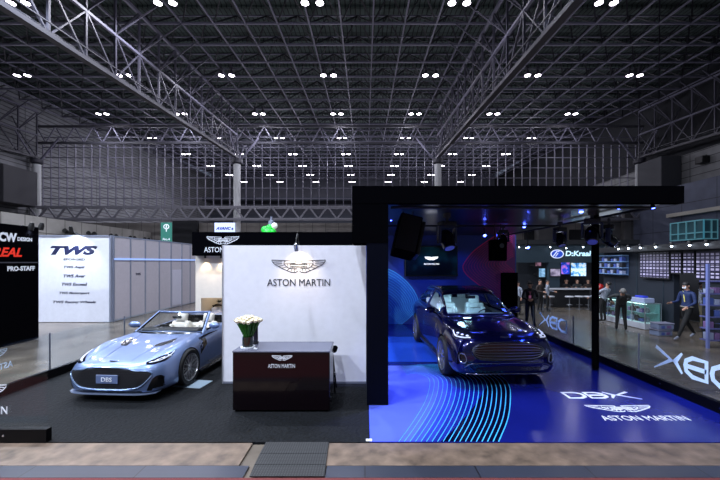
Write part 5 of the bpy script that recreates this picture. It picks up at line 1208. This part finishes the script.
# showcases
cas_g = glass_mat('showcase glass', (.9, .97, .97), .06); alu = mat('aluminium frame', (150, 158, 166), .3, metal=.6)
for i, (ya, yb) in enumerate(((12.15, 13.35), (13.4, 14.65))):
    t = empty('glass_showcase', (0, 0, 0), 0, ['nearer', 'farther'][i]+' lit glass showcase with goods inside, '+['beside the bending person', 'toward the bar'][i], 'showcase', 'glass showcases')
    MB().box(9.72, 10.3, ya, yb, 0, .2).build('base', mat('white base', (170, 174, 184), .4), t)
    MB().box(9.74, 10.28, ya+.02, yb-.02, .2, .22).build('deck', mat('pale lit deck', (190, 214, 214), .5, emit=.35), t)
    b = MB()
    for x in (9.73, 10.29):
        for y in (ya+.01, (ya+yb)/2, yb-.01): b.box(x-.012, x+.012, y-.012, y+.012, .2, .9)
    for x in (9.73, 10.29): b.box(x-.012, x+.012, ya, yb, .885, .91)
    for y in (ya+.01, yb-.01): b.box(9.73, 10.29, y-.012, y+.012, .885, .91)
    b.build('frame', alu, t)
    b = MB(); b.box(9.725, 9.731, ya, yb, .21, .88); b.box(9.74, 10.28, ya, ya+.006, .21, .88); b.box(9.73, 10.29, ya, yb, .905, .912); b.build('pane', cas_g, t)
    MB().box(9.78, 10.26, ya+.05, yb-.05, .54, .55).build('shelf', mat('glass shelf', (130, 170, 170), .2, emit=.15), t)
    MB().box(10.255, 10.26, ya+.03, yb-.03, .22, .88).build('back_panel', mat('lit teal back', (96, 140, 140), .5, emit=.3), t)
    MB().box(9.76, 9.8, ya+.03, yb-.03, .86, .884).build('light_strip', mat('white tube', (220, 250, 245), emit=4), t)
    for k in range(12):
        y = ya+.15+(k % 6)*(yb-ya-.3)/6; z = .22 if k < 6 else .55
        if k % 3 == 0:
            b = MB(); b.lathe([(.05, -.03), (.1, -.03), (.1, .03), (.05, .03), (.05, -.03)], (9.95, y+.05, z+.102), 16, axis='X'); b.strut((9.95, y-.03, z+.1), (9.95, y+.13, z+.1), .012); b.strut((9.95, y+.05, z+.02), (9.95, y+.05, z+.18), .012)
            tag(b.build('wheel_sample', [alu, cols[2]][k % 2]), 'small wheel sample inside the %s glass showcase' % ['nearer', 'farther'][i], 'wheel sample', 'wheel samples in the %s showcase' % ['nearer', 'farther'][i])
        else: tag(MB().rbox(9.86, 10.06, y, y+random.uniform(.1, .2), z+.001, z+random.uniform(.08, .2), .01).build('boxed_part', cols[(k*5+i) % 4]), 'small boxed part inside the %s glass showcase' % ['nearer', 'farther'][i], 'box', 'boxed parts in the %s showcase' % ['nearer', 'farther'][i])
t = empty('plastic_tray', (9.95, 12.55, .912), 0, 'clear plastic tray of goods on top of the nearer showcase', 'tray')
b = MB(); b.rbox(-.2, .2, -.3, .3, 0, .16, .03); b.build('tray', mat('cloudy plastic', (150, 160, 190), .3), t)
tag(MB().rbox(9.85, 10.05, 12.4, 12.8, 1.074, 1.14, .03).build('folded_bag', mat('royal blue bag', (40, 60, 190), .5)), 'royal blue folded bag on the clear tray', 'bag')
for i in range(2):
    t = empty('storage_box', (X_(662, 11.3)+.04*i, 11.35, -.02+.25*i), R(6-8*i), 'clear plastic storage box beside the walking person, '+['bottom of the stack', 'top of the stack'][i], 'storage box', 'stacked plastic boxes'); t.scale = (.78, .8, .85); t.location.z = -.02+.205*i
    b = MB(); b.rbox(-.32, .32, -.22, .22, 0, .2, .04); b.build('tub', mat('cloudy clear plastic', (120, 132, 160), .25), t); MB().rbox(-.34, .34, -.24, .24, .2, .24, .04).build('lid', mat('pale lid', (120, 120, 140), .4), t)
    b = MB(); b.rbox(-.2, -.05, -.226, -.2, .04, .14, .01); b.rbox(.02, .2, -.226, -.2, .05, .15, .01, 1); b.build('contents', [cols[1], cols[3]], t)
tag(MB().ball((X_(600, 16.5), 16.5, 1.16), .17, 12).build('red_helmet', mat('red gloss', (170, 24, 24), .3)), 'round red object at the end of the bar by the black post', 'helmet')
MB().box(X_(600, 16.5)-.3, X_(600, 16.5)+.3, 16.3, 16.8, 0, .99).build('pedestal', shopd, tags=('black pedestal under the round red object', 'pedestal'))
# right shelf rack
t = empty('shelf_rack', (0, 0, 0), 0, 'tall metal shelf rack full of goods cut by the right frame edge', 'shelf rack')
pm = mat('pale blue post', (110, 120, 176), .4)
for x, y in ((9.4, 9.6), (10.5, 9.6), (10.5, 9.82)): MB().box(x-.03, x+.03, y-.03, y+.03, -.02, 2.3).build('upright', pm, t)
for z in (.18, .5, .82, 1.14, 1.46, 1.8): MB().box(9.4, 10.5, 9.58, 9.84, z, z+.03).build('shelf', mat('lavender shelf', (84, 88, 140), .4), t)
for k in range(30):
    r, c = divmod(k, 6)
    tag(MB().rbox(9.46+c*.17, 9.46+c*.17+.13, 9.62, 9.8, (.212, .532, .852, 1.172, 1.492)[r], (.212, .532, .852, 1.172, 1.492)[r]+random.uniform(.1, .2), .01).build('boxed_part', cols[(k*3+r) % 4]), 'small boxed part on the right hand shelf rack', 'box', 'boxed parts on the shelf rack')
# =================================================================== CAMERA, LIGHT
cam = bpy.data.cameras.new('camera'); co = bpy.data.objects.new('camera', cam); COL.objects.link(co)
co.location = (0, 0, H); co.rotation_euler = (R(90), 0, 0)
cam.sensor_width = 36; cam.lens = 36*F/720; cam.shift_x = -5/720; cam.shift_y = 22/720; cam.clip_end = 300
S.camera = co
w = bpy.data.worlds.new('world'); S.world = w; w.use_nodes = True
w.node_tree.nodes['Background'].inputs[0].default_value = (.30, .36, .5, 1); w.node_tree.nodes['Background'].inputs[1].default_value = .34
# blue stage beams over the display, plus two added to brighten the fence lettering
BL = (.03, .10, 1); 
for p, q, e, c, a in (((1.7, 6.5, 3.2), (.75, 6.1, 0), 1500, (.24, .29, 1), 56), ((4.2, 6.3, 3.25), (4.0, 5.9, 0), 200, BL, 75), ((4.6, 9.2, 3.25), (4.6, 8.0, 0), 90, (.04, .09, 1), 80), ((.9, 9.4, 3.25), (1.0, 9.8, 0), 330, (.05, .16, 1), 70), ((1.8, 11.2, 3.2), (2.0, 13.2, .6), 300, (.04, .16, 1), 80), ((3.6, 11.2, 3.2), (3.4, 13.2, .7), 130, (.04, .12, 1), 85), ((2.8, 6.3, 3.1), (5.5, 5.9, .6), 500, (.35, .5, 1), 22), ((2.2, 9.2, 3.1), (5.5, 10.3, .55), 1800, (.35, .5, 1), 20),
                      ((2.2, 6.2, 3.2), (2.6, 7.8, 1.0), 330, (.2, .3, 1), 42), ((3.6, 6.2, 3.2), (2.8, 7.8, 1.0), 300, (.2, .3, 1), 42), ((4.9, 7.4, 3.2), (3.2, 8.0, .9), 160, (.3, .4, 1), 42)):
    light('stage and fence beam', 'SPOT', p, e*.42, c, .12, q, a, .6)
light('floor logo beam', 'SPOT', (4.4, 6.9, 3.2), 60, (.8, .85, 1), .04, (4.15, 5.6, 0), 30, .5)
S.view_settings.view_transform = 'Standard'; S.view_settings.look = 'None'; S.view_settings.exposure = 0; S.view_settings.gamma = 1
S.view_settings.use_curve_mapping = False
